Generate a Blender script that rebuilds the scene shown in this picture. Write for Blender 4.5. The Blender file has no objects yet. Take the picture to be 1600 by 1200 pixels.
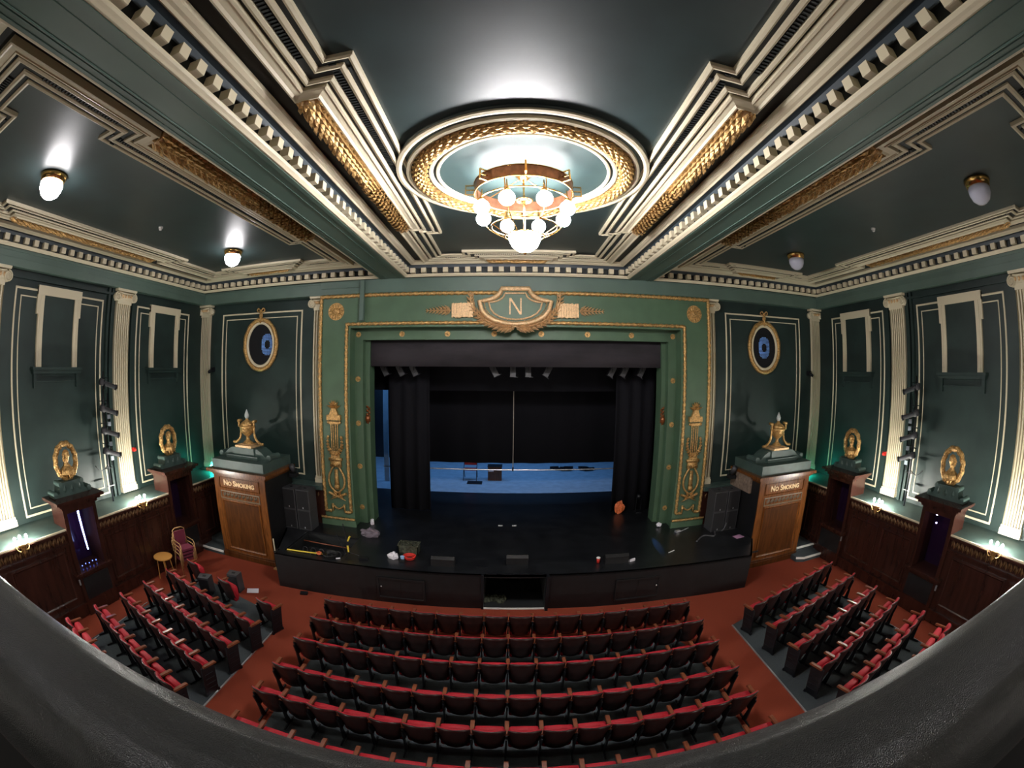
import bpy, math, random
from mathutils import Vector, Matrix
random.seed(7)
PI = math.pi
sin, cos = math.sin, math.cos
scene = bpy.context.scene
COL = scene.collection

# ---------------------------------------------------------------- camera
cam = bpy.data.cameras.new('camera')
cam.type = 'PANO'
cam.panorama_type = 'FISHEYE_LENS_POLYNOMIAL'
cam.fisheye_fov = math.radians(200)
cam.sensor_fit = 'HORIZONTAL'
cam.sensor_width = 36
cam.fisheye_polynomial_k0 = 0
cam.fisheye_polynomial_k1 = -0.06531742205966558
cam.fisheye_polynomial_k2 = 0.0003724126889069591
cam.fisheye_polynomial_k3 = -7.585609605642803e-05
cam.fisheye_polynomial_k4 = 2.451681611203508e-06
cam.shift_x = 0.0267
cam.shift_y = -0.0186
cam.clip_start = 0.01
camo = bpy.data.objects.new('camera', cam)
COL.objects.link(camo)
_r = Vector((0.9986958, 0.0507243, 0.0058072))
_u = Vector((-0.0058293, 0.0002889, 0.9999830))
_f = Vector((-0.0507218, 0.9987127, -0.0005842))
camo.matrix_world = Matrix(((_r.x, _u.x, -_f.x, -0.315), (_r.y, _u.y, -_f.y, 0.0), (_r.z, _u.z, -_f.z, 6.0), (0, 0, 0, 1)))
scene.camera = camo
# ---------------------------------------------------------------- world, exposure
w = bpy.data.worlds.new('world'); scene.world = w; w.use_nodes = True
w.node_tree.nodes['Background'].inputs[0].default_value = (0.02, 0.022, 0.025, 1)
w.node_tree.nodes['Background'].inputs[1].default_value = 0.3
scene.view_settings.view_transform = 'Standard'
scene.view_settings.look = 'None'
scene.view_settings.gamma = 1
scene.view_settings.use_curve_mapping = False
scene.view_settings.exposure = 0.0
scene.cycles.use_denoising = True
scene.cycles.max_bounces = 6
scene.cycles.diffuse_bounces = 3
scene.cycles.glossy_bounces = 3
scene.cycles.sample_clamp_indirect = 4
# ---------------------------------------------------------------- lamps
def lamp(name, kind, loc, power, color=(1, 1, 1), size=.3, rot=(0, 0, 0), **kw):
    l = bpy.data.lights.new(name, kind); l.energy = power; l.color = color
    if kind == 'AREA':
        l.size = size
        if 'size_y' in kw: l.shape = 'RECTANGLE'; l.size_y = kw['size_y']
    else: l.shadow_soft_size = size
    if kind == 'SPOT': l.spot_size = kw.get('cone', .8); l.spot_blend = .9
    o = bpy.data.objects.new(name, l); o.location = loc; o.rotation_euler = rot; COL.objects.link(o)
    return o
# unseen fill lamps added behind the camera to brighten the hall
lamp('rear_fill_high', 'AREA', (-4.5, -3.2, 8.4), 70, (1, .93, .84), 1.2, (math.radians(58), 0, 0))
lamp('rear_fill_high', 'AREA', (4.5, -3.2, 8.4), 70, (1, .93, .84), 1.2, (math.radians(58), 0, 0))
lamp('rear_fill_low', 'AREA', (-7.5, -3, 3.9), 260, (1, .92, .82), 1.0, (math.radians(88), 0, math.radians(-20)))
lamp('rear_fill_low', 'AREA', (7.5, -3, 3.9), 260, (1, .92, .82), 1.0, (math.radians(88), 0, math.radians(20)))
# working lights over the rear of the stage, blue
lamp('stage_light', 'AREA', (0, 20.3, 7.0), 290, (.17, .45, 1), 7.5, (0, 0, 0), size_y=4)
lamp('stage_light', 'AREA', (-8.2, 19.5, 6.0), 50, (.16, .42, 1), 1.5, (0, 0, 0), size_y=2)
lamp('flat_fill_light', 'AREA', (-7.6, 17.4, 5.6), 55, (.16, .45, 1), .5, (math.radians(72), 0, math.radians(-60)))  # unseen blue lamp added to brighten the narrow flat

# ---------------------------------------------------------------- materials
def mat(name, col, rough=.6, metal=0, noise=0, nscale=5, bump=0, bscale=40, emit=None, estr=0, spec=.5, stretch=None, col2=None, sheen=0):
    m = bpy.data.materials.new(name); m.use_nodes = True
    nt = m.node_tree; b = nt.nodes['Principled BSDF']; L = nt.links.new
    b.inputs['Base Color'].default_value = (*col, 1)
    b.inputs['Roughness'].default_value = rough
    b.inputs['Metallic'].default_value = metal
    b.inputs['Specular IOR Level'].default_value = spec
    if sheen: b.inputs['Sheen Weight'].default_value = sheen
    tc = nt.nodes.new('ShaderNodeTexCoord')
    def noisen(sc):
        mp = nt.nodes.new('ShaderNodeMapping'); L(tc.outputs['Object'], mp.inputs[0])
        if stretch: mp.inputs['Scale'].default_value = stretch
        n = nt.nodes.new('ShaderNodeTexNoise'); n.inputs['Scale'].default_value = sc; n.inputs['Detail'].default_value = 4
        L(mp.outputs[0], n.inputs['Vector']); return n
    if noise:
        n = noisen(nscale); r = nt.nodes.new('ShaderNodeValToRGB')
        c2 = col2 or tuple(c * (1 - noise) for c in col)
        r.color_ramp.elements[0].position = .35; r.color_ramp.elements[1].position = .65
        r.color_ramp.elements[0].color = (*c2, 1); r.color_ramp.elements[1].color = (*[min(1, c * (1 + noise * .3)) for c in col], 1)
        L(n.outputs[0], r.inputs[0]); L(r.outputs[0], b.inputs['Base Color'])
    if bump:
        n = noisen(bscale); bp = nt.nodes.new('ShaderNodeBump'); bp.inputs['Strength'].default_value = bump; bp.inputs['Distance'].default_value = .02
        L(n.outputs[0], bp.inputs['Height']); L(bp.outputs[0], b.inputs['Normal'])
    if emit:
        b.inputs['Emission Color'].default_value = (*emit, 1); b.inputs['Emission Strength'].default_value = estr
    return m
M = {}
M['wall'] = mat('dark_green_paint', (.018, .033, .030), .5, noise=.25, nscale=1.2, spec=.3)
M['entab'] = mat('grey_green_paint', (.085, .135, .110), .5, noise=.1, nscale=1.5)
M['pros'] = mat('stage_green_paint', (.066, .125, .070), .5, noise=.12, nscale=2)
M['cream'] = mat('cream_paint', (.62, .55, .39), .5)
M['brown'] = mat('aged_brown_paint', (.17, .135, .09), .5)
M['ceil'] = mat('blue_black_ceiling_paint', (.023, .039, .040), .44, noise=.25, nscale=1.1, bump=.10, bscale=2.2, spec=.6)
M['rosein'] = mat('pale_green_ceiling_paint', (.022, .040, .040), .55, noise=.1, nscale=3, spec=.25)
M['dark'] = mat('black_green_paint', (.010, .013, .013), .6)
M['blue'] = mat('slate_blue_paint', (.032, .045, .055), .5)
M['gold'] = mat('gilding', (.60, .36, .13), .38, metal=.55, noise=.5, nscale=22, bump=.5, bscale=60)
M['goldp'] = mat('pale_gilding', (.72, .48, .25), .42, metal=.30, noise=.3, nscale=25, bump=.4, bscale=60)
M['brass'] = mat('brass', (.60, .36, .12), .25, metal=1)
M['drum'] = mat('copper_drum', (.20, .09, .05), .38, metal=.8, noise=.3, nscale=12)
M['wood'] = mat('mahogany', (.038, .013, .009), .25, noise=.3, nscale=2, stretch=(3, 3, .5))
M['bronze'] = mat('dull_gilded_carving', (.16, .085, .035), .4, metal=.4, noise=.4, nscale=20)
M['oak'] = mat('polished_oak', (.155, .052, .012), .25, noise=.45, nscale=4, stretch=(5, 5, .6))
M['oakd'] = mat('dark_polished_oak', (.08, .027, .007), .28, noise=.45, nscale=4, stretch=(5, 5, .6))
M['red'] = mat('red_velvet', (.42, .006, .018), .7, noise=.15, nscale=30)
M['shell'] = mat('seat_shell_wood', (.030, .011, .010), .35, noise=.3, nscale=8)
M['arm'] = mat('armrest_wood', (.19, .055, .024), .3, noise=.3, nscale=12)
M['iron'] = mat('black_iron', (.010, .011, .014), .4, metal=.3)
M['carpet'] = mat('red_brown_carpet', (.235, .046, .024), .95, noise=.30, nscale=90, bump=.3, bscale=300, spec=.1)
M['grey'] = mat('grey_carpet', (.060, .072, .078), .9, noise=.2, nscale=60, spec=.1)
M['black'] = mat('black_paint', (.008, .008, .009), .45, noise=.3, nscale=6)
M['stage'] = mat('black_stage_floor', (.011, .012, .014), .31, noise=.4, nscale=2, bump=.08, bscale=6)
M['cloth'] = mat('black_drape', (.010, .010, .013), .9, spec=.1)
M['vel'] = mat('black_valance', (.035, .031, .036), .85, spec=.2, noise=.3, nscale=1.2, stretch=(.6, 1, 2))
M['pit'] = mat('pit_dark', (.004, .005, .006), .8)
M['bluefl'] = mat('grey_stage_floor', (.34, .40, .45), .6, noise=.15, nscale=3)
M['leather'] = mat('black_leathercloth', (.014, .016, .017), .36, spec=.9, bump=.8, bscale=430, noise=.5, nscale=430)
M['white'] = mat('white_paint', (.75, .75, .72), .4)
M['grill'] = mat('speaker_grille', (.006, .006, .008), .6, bump=.3, bscale=200)
M['box'] = mat('speaker_case', (.040, .040, .045), .5)
M['lamp'] = mat('lit_globe_glass', (1, 1, 1), .3, emit=(1, .97, .98), estr=260)
M['lampb'] = mat('lit_bowl_glass', (1, 1, 1), .3, emit=(1, .97, .98), estr=120)
M['lamps'] = mat('lit_opal_glass', (1, 1, 1), .3, emit=(1, .96, .98), estr=50)
M['bulb'] = mat('lit_bulb', (1, 1, 1), .3, emit=(1, .97, .88), estr=1900)
M['opal'] = mat('unlit_opal_glass', (.50, .51, .60), .08)
M['yellow'] = mat('yellow_plastic', (.75, .55, .05), .5)
M['orange'] = mat('orange_plastic', (.75, .17, .05), .5, noise=.3, nscale=20)
M['pinkgrey'] = mat('grey_violet_cloth', (.16, .13, .16), .8)
M['paper'] = mat('paper', (.75, .72, .78), .8)
M['redp'] = mat('red_plastic', (.6, .03, .02), .35)
M['tube'] = mat('glowing_blue_streak', (.3, .5, 1), .3, emit=(.35, .45, 1), estr=22)  # emission stands in for a bright streak in the niche
M['purple'] = mat('dark_purple_backing', (.014, .005, .020), .15)
M['table'] = mat('round_table_wood', (.42, .20, .05), .35)
M['beech'] = mat('brass_lacquered_tube', (.55, .33, .14), .3, metal=.4)
M['burg'] = mat('burgundy_upholstery', (.13, .012, .035), .85)
M['steel'] = mat('bare_steel', (.6, .6, .62), .35, metal=.8)
M['rope'] = mat('pale_rope', (.35, .30, .24), .8)
M['teal'] = mat('grey_green_stone_paint', (.048, .082, .073), .5, noise=.2, nscale=4)
M['cable'] = mat('black_cable', (.008, .008, .009), .4)
M['clear'] = mat('clouded_plastic', (.075, .08, .055), .25, noise=.6, nscale=14)
M['mesh'] = mat('black_mesh', (.012, .013, .016), .7)

# ---------------------------------------------------------------- object helpers
def nobj(name, data):
    o = bpy.data.objects.new(name, data); COL.objects.link(o); return o
def tag(o, label=None, cat=None, group=None, kind=None):
    if label: o['label'] = label
    if cat: o['category'] = cat
    if group: o['group'] = group
    if kind: o['kind'] = kind
    return o
def thing(name, label, cat, loc=(0, 0, 0), group=None):
    o = nobj(name, None); o.location = loc; o.empty_display_size = .1
    return tag(o, label, cat, group)
def origin(o):
    v = Vector((0, 0, 0))
    while o is not None: v += o.location; o = o.parent
    return v
class MB:
    def __init__(s): s.v = []; s.f = []
    def add(s, vs, fs):
        b = len(s.v); s.v += [tuple(p) for p in vs]; s.f += [tuple(b + i for i in f) for f in fs]; return s
    def box(s, x0, x1, y0, y1, z0, z1):
        if x0 > x1: x0, x1 = x1, x0
        if y0 > y1: y0, y1 = y1, y0
        if z0 > z1: z0, z1 = z1, z0
        return s.add([(x, y, z) for x in (x0, x1) for y in (y0, y1) for z in (z0, z1)],
                     [(0, 1, 3, 2), (4, 6, 7, 5), (0, 4, 5, 1), (2, 3, 7, 6), (0, 2, 6, 4), (1, 5, 7, 3)])
    def obox(s, c, ax, ay, az):   # oriented box: centre and three half-axis vectors
        c, ax, ay, az = map(Vector, (c, ax, ay, az))
        return s.add([c + ax * i + ay * j + az * k for i in (-1, 1) for j in (-1, 1) for k in (-1, 1)],
                     [(0, 1, 3, 2), (4, 6, 7, 5), (0, 4, 5, 1), (2, 3, 7, 6), (0, 2, 6, 4), (1, 5, 7, 3)])
    def tube(s, pts, r, n=8, closed=False, caps=True, tw=None):
        pts = [Vector(p) for p in pts]; k = len(pts); rs = r if isinstance(r, (list, tuple)) else [r] * k
        b = len(s.v); nrm = None
        for i, p in enumerate(pts):
            if closed: t = (pts[(i + 1) % k] - pts[i - 1])
            else: t = pts[min(i + 1, k - 1)] - pts[max(i - 1, 0)]
            t.normalize()
            if nrm is None:
                nrm = t.cross(Vector((0, 0, 1)))
                if nrm.length < .1: nrm = t.cross(Vector((0, 1, 0)))
            nrm = (nrm - t * nrm.dot(t)).normalized(); bn = t.cross(nrm)
            for j in range(n):
                a = 2 * PI * j / n
                rr = rs[i] * (1 if tw is None else tw(i, a))
                s.v.append(tuple(p + nrm * cos(a) * rr + bn * sin(a) * rr))
        for i in range(k if closed else k - 1):
            for j in range(n):
                a, c = b + i * n + j, b + i * n + (j + 1) % n
                i2 = (i + 1) % k
                s.f.append((a, c, b + i2 * n + (j + 1) % n, b + i2 * n + j))
        if caps and not closed:
            s.f.append(tuple(b + j for j in range(n))[::-1]); s.f.append(tuple(b + (k - 1) * n + j for j in range(n)))
        return s
    def lathe(s, c, prof, n=24, axis='z', sx=1, sy=1):   # prof: (radius, height)
        b = len(s.v)
        for r, h in prof:
            for j in range(n):
                a = 2 * PI * j / n; p = (r * cos(a) * sx, r * sin(a) * sy, h)
                if axis == 'y': p = (p[0], -p[2], p[1])
                if axis == 'x': p = (p[2], p[0], p[1])
                s.v.append((c[0] + p[0], c[1] + p[1], c[2] + p[2]))
        for i in range(len(prof) - 1):
            for j in range(n):
                a, d = b + i * n + j, b + i * n + (j + 1) % n
                s.f.append((a, d, d + n, a + n))
        s.f.append(tuple(b + j for j in range(n))[::-1]); e = b + (len(prof) - 1) * n; s.f.append(tuple(e + j for j in range(n)))
        return s
    def ball(s, c, r, n=16, m=10, sz=1):
        return s.lathe(c, [(r * sin(PI * i / m) + 1e-5, -r * sz * cos(PI * i / m)) for i in range(m + 1)], n)
    def prism(s, poly, fr, h0, h1):   # poly 2D in a frame, from height h0 to h1
        b = len(s.v); n = len(poly)
        for h in (h0, h1):
            for p in poly: s.v.append(tuple(fr(p[0], p[1], h)))
        s.f.append(tuple(b + i for i in range(n))[::-1]); s.f.append(tuple(b + n + i for i in range(n)))
        for i in range(n): s.f.append((b + i, b + (i + 1) % n, b + n + (i + 1) % n, b + n + i))
        return s
    def sweep(s, path, prof, fr, closed=True):   # prof: (offset to the left of the path, height)
        k = len(path); P = [Vector((p[0], p[1])) for p in path]; b = len(s.v); m = len(prof)
        for i in range(k):
            if closed or 0 < i < k - 1:
                d1 = (P[i] - P[i - 1]).normalized(); d2 = (P[(i + 1) % k] - P[i]).normalized()
            elif i == 0: d1 = d2 = (P[1] - P[0]).normalized()
            else: d1 = d2 = (P[-1] - P[-2]).normalized()
            n1 = Vector((-d1.y, d1.x)); n2 = Vector((-d2.y, d2.x)); q = n1 + n2
            q = q / max(.25, q.dot(n1)) if q.length > 1e-6 else n1
            for d, h in prof:
                t = P[i] + q * d; s.v.append(tuple(fr(t.x, t.y, h)))
        for i in range(k if closed else k - 1):
            i2 = (i + 1) % k
            for j in range(m - 1):
                s.f.append((b + i * m + j, b + i2 * m + j, b + i2 * m + j + 1, b + i * m + j + 1))
        return s
    def build(s, name, m, parent=None, smooth=False, loc=None):
        if parent is not None: o0 = origin(parent)
        elif loc is not None: o0 = Vector(loc)
        else: o0 = Vector((0, 0, 0))
        me = bpy.data.meshes.new(name)
        me.from_pydata([(v[0] - o0.x, v[1] - o0.y, v[2] - o0.z) for v in s.v], [], s.f)
        me.validate()
        me.materials.append(M[m] if isinstance(m, str) else m)
        if smooth: me.polygons.foreach_set('use_smooth', [True] * len(me.polygons))
        o = nobj(name, me)
        if parent is not None: o.parent = parent
        else: o.location = o0
        return o
def fix_normals(o):
    import bmesh
    bm = bmesh.new(); bm.from_mesh(o.data); bmesh.ops.recalc_face_normals(bm, faces=bm.faces); bm.to_mesh(o.data); bm.free()
def struct(mb, name, m, smooth=False):
    o = mb.build(name, m, smooth=smooth); o['kind'] = 'structure'; return o
def copy_tree(o, parent=None):
    c = o.copy(); COL.objects.link(c)
    if parent is not None: c.parent = parent
    for ch in list(o.children): copy_tree(ch, c)
    return c
def half(r, off=0, h=0, n=6):   # half-round moulding profile
    return [(off + r - r * cos(PI * i / n), h + r * sin(PI * i / n)) for i in range(n + 1)]
def leaf(mb, p, d, nrm, L, W, lift=.35):
    p, d, nrm = Vector(p), Vector(d).normalized(), Vector(nrm).normalized()
    sd = d.cross(nrm).normalized()
    a = p; m1 = p + d * L * .45 + nrm * L * lift; t = p + d * L + nrm * L * lift * .55
    l = p + d * L * .42 + sd * W; r = p + d * L * .42 - sd * W
    mb.add([a, l, m1, r, t], [(0, 1, 2), (0, 2, 3), (1, 4, 2), (2, 4, 3), (0, 3, 4, 1)])
def branch(mb, pts, nrm, L, W, step=.07, spread=.6, centre=True, taper=.45):
    pts = [Vector(p) for p in pts]; nrm = Vector(nrm)
    if centre: mb.tube(pts, W * .35, 5)
    acc = 0; tot = sum((pts[i + 1] - pts[i]).length for i in range(len(pts) - 1)); run = 0; L0, W0 = L, W
    for i in range(len(pts) - 1):
        seg = pts[i + 1] - pts[i]; ln = seg.length; d = seg / ln; x = 0
        while x < ln:
            k_ = 1 - taper * min(1, (run + x) / tot); L, W = L0 * k_, W0 * k_
            if acc <= 0:
                sd = d.cross(nrm).normalized()
                for s_ in (1, -1): leaf(mb, pts[i] + d * x, d + sd * s_ * spread, nrm, L, W)
                leaf(mb, pts[i] + d * x + nrm * W * .6, d, nrm, L * .9, W * .8)
                acc = step
            x += .01; acc -= .01
        run += ln
def cat_curve(pts, n=8):   # catmull-rom through points
    pts = [Vector(p) for p in pts]; out = []
    for i in range(len(pts) - 1):
        p0 = pts[max(i - 1, 0)]; p1 = pts[i]; p2 = pts[i + 1]; p3 = pts[min(i + 2, len(pts) - 1)]
        for k in range(n):
            t = k / n
            out.append(.5 * ((2 * p1) + (p2 - p0) * t + (2 * p0 - 5 * p1 + 4 * p2 - p3) * t * t + (3 * p1 - p0 - 3 * p2 + p3) * t ** 3))
    out.append(pts[-1]); return out

# ---------------------------------------------------------------- dimensions (metres)
W = 11.38; YB = 12.77; YF = 12.42; ZC = 9.12; SZ = 1.03; CY = 6.28
fr_ceil = lambda z0: (lambda u, v, h: (u, v, z0 - h))
fr_back = lambda y0: (lambda u, v, h: (u, y0 - h, v))
def fr_side(sg, x0=W): return lambda u, v, h: (sg * (x0 - h), u, v)

# ---------------------------------------------------------------- shell
b = MB().box(-12, 12, -6, 9.9, -.2, 0); b.box(-12, -6.5, 9.9, 13, -.2, 0); b.box(6.5, 12, 9.9, 13, -.2, 0); b.box(-6.5, 6.5, 9.9, 13, -.2, -.02)
struct(b, 'floor', 'carpet')
g = MB().prism([(-5.47, 1.5), (-5.47, 7.62), (-6.5, 8.15), (-8.9, 8.75), (-9.12, 6.5), (-9.2, 4.2), (-9.35, 1.5)][::-1], fr_ceil(0), -.012, 0)
struct(g, 'floor_carpet_left', 'grey')
g = MB().prism([(5.17, 1.5), (5.17, 7.7), (6.4, 8.15), (8.75, 8.75), (8.92, 7.2), (9.2, 4.2), (9.3, 1.5)], fr_ceil(0), -.012, 0)
struct(g, 'floor_carpet_right', 'grey')
g = MB().prism([(-4.2, 1.5), (3.85, 1.5), (3.85, 7.0), (3.6, 7.7), (-4.0, 7.7), (-4.2, 7.0)], fr_ceil(0), -.012, 0)
struct(g, 'floor_carpet_middle', 'grey')
# pale edging strips of the grey carpets
e = MB().box(-5.49, -5.455, 1.5, 7.62, 0, .018); e.obox((-5.98, 7.89, .009), (-.53, .27, 0), (.008, .015, 0), (0, 0, .009))
e.obox((-9.17, 5.3, .009), (.012, 0, 0), (-.06, 1.2, 0), (0, 0, .009))
struct(e, 'trim_1', 'steel')
e = MB().box(5.155, 5.19, 1.5, 7.7, 0, .018); e.obox((9.06, 5.7, .009), (.012, 0, 0), (-.14, 1.5, 0), (0, 0, .009))
struct(e, 'trim_2', 'steel')

for sg, nm in ((-1, 'left'), (1, 'right')):
    b = MB().box(sg * W, sg * (W + .3), -6, 13.2, 0, 9.4)
    wl = struct(b, 'wall_' + nm, 'wall')
    b = MB().box(sg * 11.08, sg * W, -6, YB, 8.26, 8.67); b.box(sg * 11.05, sg * 11.08, -6, YB, 8.60, 8.67); b.box(sg * 11.065, sg * 11.08, -6, YB, 8.45, 8.47)
    b.build('entablature', 'entab', wl)
    CUT = ((-6, 4.93), (6.07, 9.11), (10.35, 12.5))
    b = MB()
    for ya, yz in CUT: b.box(sg * 10.12, sg * 10.8, ya, yz, 2.2, 2.3)
    b.box(sg * 10.8, sg * W, -6, 12.5, 2.2, 2.3)
    b.build('ledge', 'teal', wl)
    b = MB()
    for ya, yz in CUT: b.box(sg * 10.08, sg * 10.12, ya, yz, 2.27, 2.31)
    b.build('ledge_edge', 'cream', wl)
    # mahogany dado with raised panels
    b = MB()
    for ya, yz in CUT:
        b.box(sg * 10.15, sg * 10.4, ya, yz, 0, 2.2)
        b.box(sg * 10.10, sg * 10.15, ya, yz, .03, .32); b.box(sg * 10.06, sg * 10.15, ya, yz, .32, .37)
        b.box(sg * 10.10, sg * 10.15, ya, yz, 1.90, 1.95); b.box(sg * 10.06, sg * 10.15, ya, yz, 2.2, 2.26)
    for y0, y1 in ((1.5, 2.9), (3.0, 4.75), (6.25, 7.5), (7.65, 8.95), (10.5, 11.4), (11.5, 12.4)):
        b.sweep([(y0, .50), (y1, .50), (y1, 1.80), (y0, 1.80)], [(0, 0), (.0, .03), (.05, .035), (.08, .012), (.08, 0)], fr_side(sg, 10.15))
    b.build('wainscot', 'wood', wl)
    b = MB()
    for ya, yz in CUT:
        y = max(ya, -1.0) + .06
        while y < yz - .05:
            leaf(b, (sg * 10.145, y, 1.97), (0, .15, 1), (-sg, 0, 0), .21, .05, .12); leaf(b, (sg * 10.145, y + .075, 2.19), (0, .1, -1), (-sg, 0, 0), .18, .035, .12); y += .15
    b.build('carved_frieze', 'bronze', wl)
# back wall either side of the stage opening
b = MB().box(-W - .3, -5.95, YB, YB + .4, 0, 9.4); b.box(5.95, W + .3, YB, YB + .4, 0, 9.4); b.box(-5.95, 5.95, YB, YB + .4, 7.5, 9.4)
wb = struct(b, 'wall_front', 'wall')
b = MB().box(-11.1, 11.1, 12.45, YB, 8.26, 8.67); b.box(-11.1, 11.1, 12.42, 12.45, 8.6, 8.67)
b.box(-6.05, 6.05, 12.40, 12.45, 8.26, 8.67)
b.build('entablature', 'entab', wb)
b = MB().box(-11.3, -6.0, 12.25, YB, 2.2, 2.34); b.box(6.0, 11.3, 12.25, YB, 2.2, 2.34); b.build('ledge', 'teal', wb)
b = MB().box(-11.3, -6.0, 12.35, YB, 0, 2.2); b.box(6.0, 11.3, 12.35, YB, 0, 2.2); b.build('wainscot', 'wood', wb)
b = MB()
x = -7.1
for x0 in (-7.1, 6.1):
    for i in range(7): leaf(b, (x0 + i * .15, 12.34, 1.95), (.2, 0, 1), (0, -1, 0), .18, .04, .12)
b.build('carved_frieze', 'bronze', wb)
b = MB().box(-12, 12, -6.3, -6, 0, 9.4); struct(b, 'wall_rear', 'wall')

# ---------------------------------------------------------------- ceiling, beams and plaster borders
b = MB().box(-12, 12, -6, 13, ZC, ZC + .3); struct(b, 'ceiling', 'ceil')
for i, sg in enumerate((-1, 1)):
    b = MB().box(sg * 3.28, sg * 4.06, -6, 12.45, 8.67, ZC)
    b.box(sg * 3.29, sg * 3.37, -6, 12.45, 8.655, 8.67); b.box(sg * 3.50, sg * 3.512, -6, 12.45, 8.662, 8.67)
    for q in (3.86, 3.90): b.box(sg * q, sg * (q + .018), -6, 12.45, 8.655, 8.67)
    b.box(sg * 4.0, sg * 4.05, -6, 12.45, 8.66, 8.67)
    o = struct(b, 'ceiling_beam_' + ('left', 'right')[i], 'entab')
def rect(x0, x1, y0, y1): return [(x0, y0), (x1, y0), (x1, y1), (x0, y1)]
tn = [3]
def trim(mb, m, smooth=False):
    o = struct(mb, 'trim_%d' % tn[0], m, smooth); tn[0] += 1; return o
Y0, Y1 = .27, 12.29
def inner_path(x0, x1, side_n, front_n, cx0, cx1, notch0=(0, 0), notch1=(0, 0), yl=1.16, yh=11.4, ny=(3.08, 9.46)):
    """stepped rectangle, counter-clockwise; notch amounts shrink it on the flagged sides"""
    p = [(x0, yl), (cx0, yl), (cx0, yl + front_n), (cx1, yl + front_n), (cx1, yl), (x1, yl)]
    p += [(x1, ny[0]), (x1 - side_n[1], ny[0]), (x1 - side_n[1], ny[1]), (x1, ny[1]), (x1, yh)]
    p += [(cx1, yh), (cx1, yh - front_n), (cx0, yh - front_n), (cx0, yh), (x0, yh)]
    p += [(x0, ny[1]), (x0 + side_n[0], ny[1]), (x0 + side_n[0], ny[0]), (x0, ny[0])]
    return p
def coffer(x0, x1, path, wide=(0, 0)):
    R = rect(x0, x1, Y0, Y1); F = fr_ceil(ZC)
    b = MB().sweep(R, [(-.02, .45), (.03, .46), (.05, .44), (.075, .42), (.09, .395), (.09, .38), (.02, .38)], F)
    b.sweep(R, [(.21, .10), (.21, .13), (.24, .145), (.27, .125), (.31, .115), (.35, .09), (.36, .03)], F)
    trim(b, 'cream')
    trim(MB().sweep(R, [(.02, .39), (.02, .20), (.10, .20)], F), 'dark')
    trim(MB().sweep(R, [(.09, .22), (.10, .215), (.12, .13), (.22, .13)], F), 'blue')
    # dentils
    b = MB(); d0, d1, zt, zb = .02, .165, ZC - .215, ZC - .355
    n = 38; st = (Y1 - Y0 - .2) / n
    for i in range(n):
        y = Y0 + .1 + st * (i + .5)
        b.box(x0 + d0, x0 + d1, y - .07, y + .07, zb, zt); b.box(x1 - d1, x1 - d0, y - .07, y + .07, zb, zt)
    n = round((x1 - x0 - .2) / .312); st = (x1 - x0 - .2) / n
    for i in range(n):
        x = x0 + .1 + st * (i + .5)
        b.box(x - .07, x + .07, Y1 - d1, Y1 - d0, zb, zt); b.box(x - .07, x + .07, Y0 + d0, Y0 + d1, zb, zt)
    trim(b, 'cream')
    trim(MB().sweep(R, [(.355, .02), (1.0, .02)], F), 'dark')
    # stepped border, offsets measured outward from the inner line
    b = MB()
    for prof in ([(0, 0), (0, .055), (-.03, .07), (-.06, .055), (-.06, .03)],
                 [(-.13, .03), (-.13, .06), (-.165, .075), (-.20, .06), (-.20, .03)],
                 [(-.31, .03), (-.31, .07), (-.345, .085), (-.38, .07), (-.38, .03)],
                 [(-.43, .03), (-.43, .09), (-.46, .10), (-.47, .085), (-.55, .10), (-.575, .125), (-.60, .12), (-.60, .0)]):
        b.sweep(path, prof, F)
    trim(b, 'cream')
    b = MB().sweep(path, [(-.01, 0), (-.01, .035), (-.58, .035)], F)
    # small beads between the two middle mouldings
    P = [Vector(p) for p in path]; k = len(P)
    for i in range(k):
        a, c = P[i], P[(i + 1) % k]; d = (c - a); ln = d.length; d /= ln; nn = Vector((d.y, -d.x))
        t = .1
        while t < ln - .05:
            q = a + d * t + nn * .255
            if q.y > .3: b.obox((q.x, q.y, ZC - .045), (d.x * .013, d.y * .013, 0), (nn.x * .04, nn.y * .04, 0), (0, 0, .014))
            t += .055
    trim(b, 'dark')
pc = inner_path(-2.07, 2.07, (.29, .29), .30, -1.5, 1.5)
coffer(-3.28, 3.28, pc)
coffer(-11.0, -4.06, inner_path(-9.65, -5.35, (.30, .33), .25, -9.2, -6.15, yl=1.36, yh=11.25, ny=(2.9, 9.4)))
coffer(4.06, 11.0, inner_path(5.35, 9.65, (.33, .30), .25, 6.15, 9.2, yl=1.36, yh=11.25, ny=(2.9, 9.4)))

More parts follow.
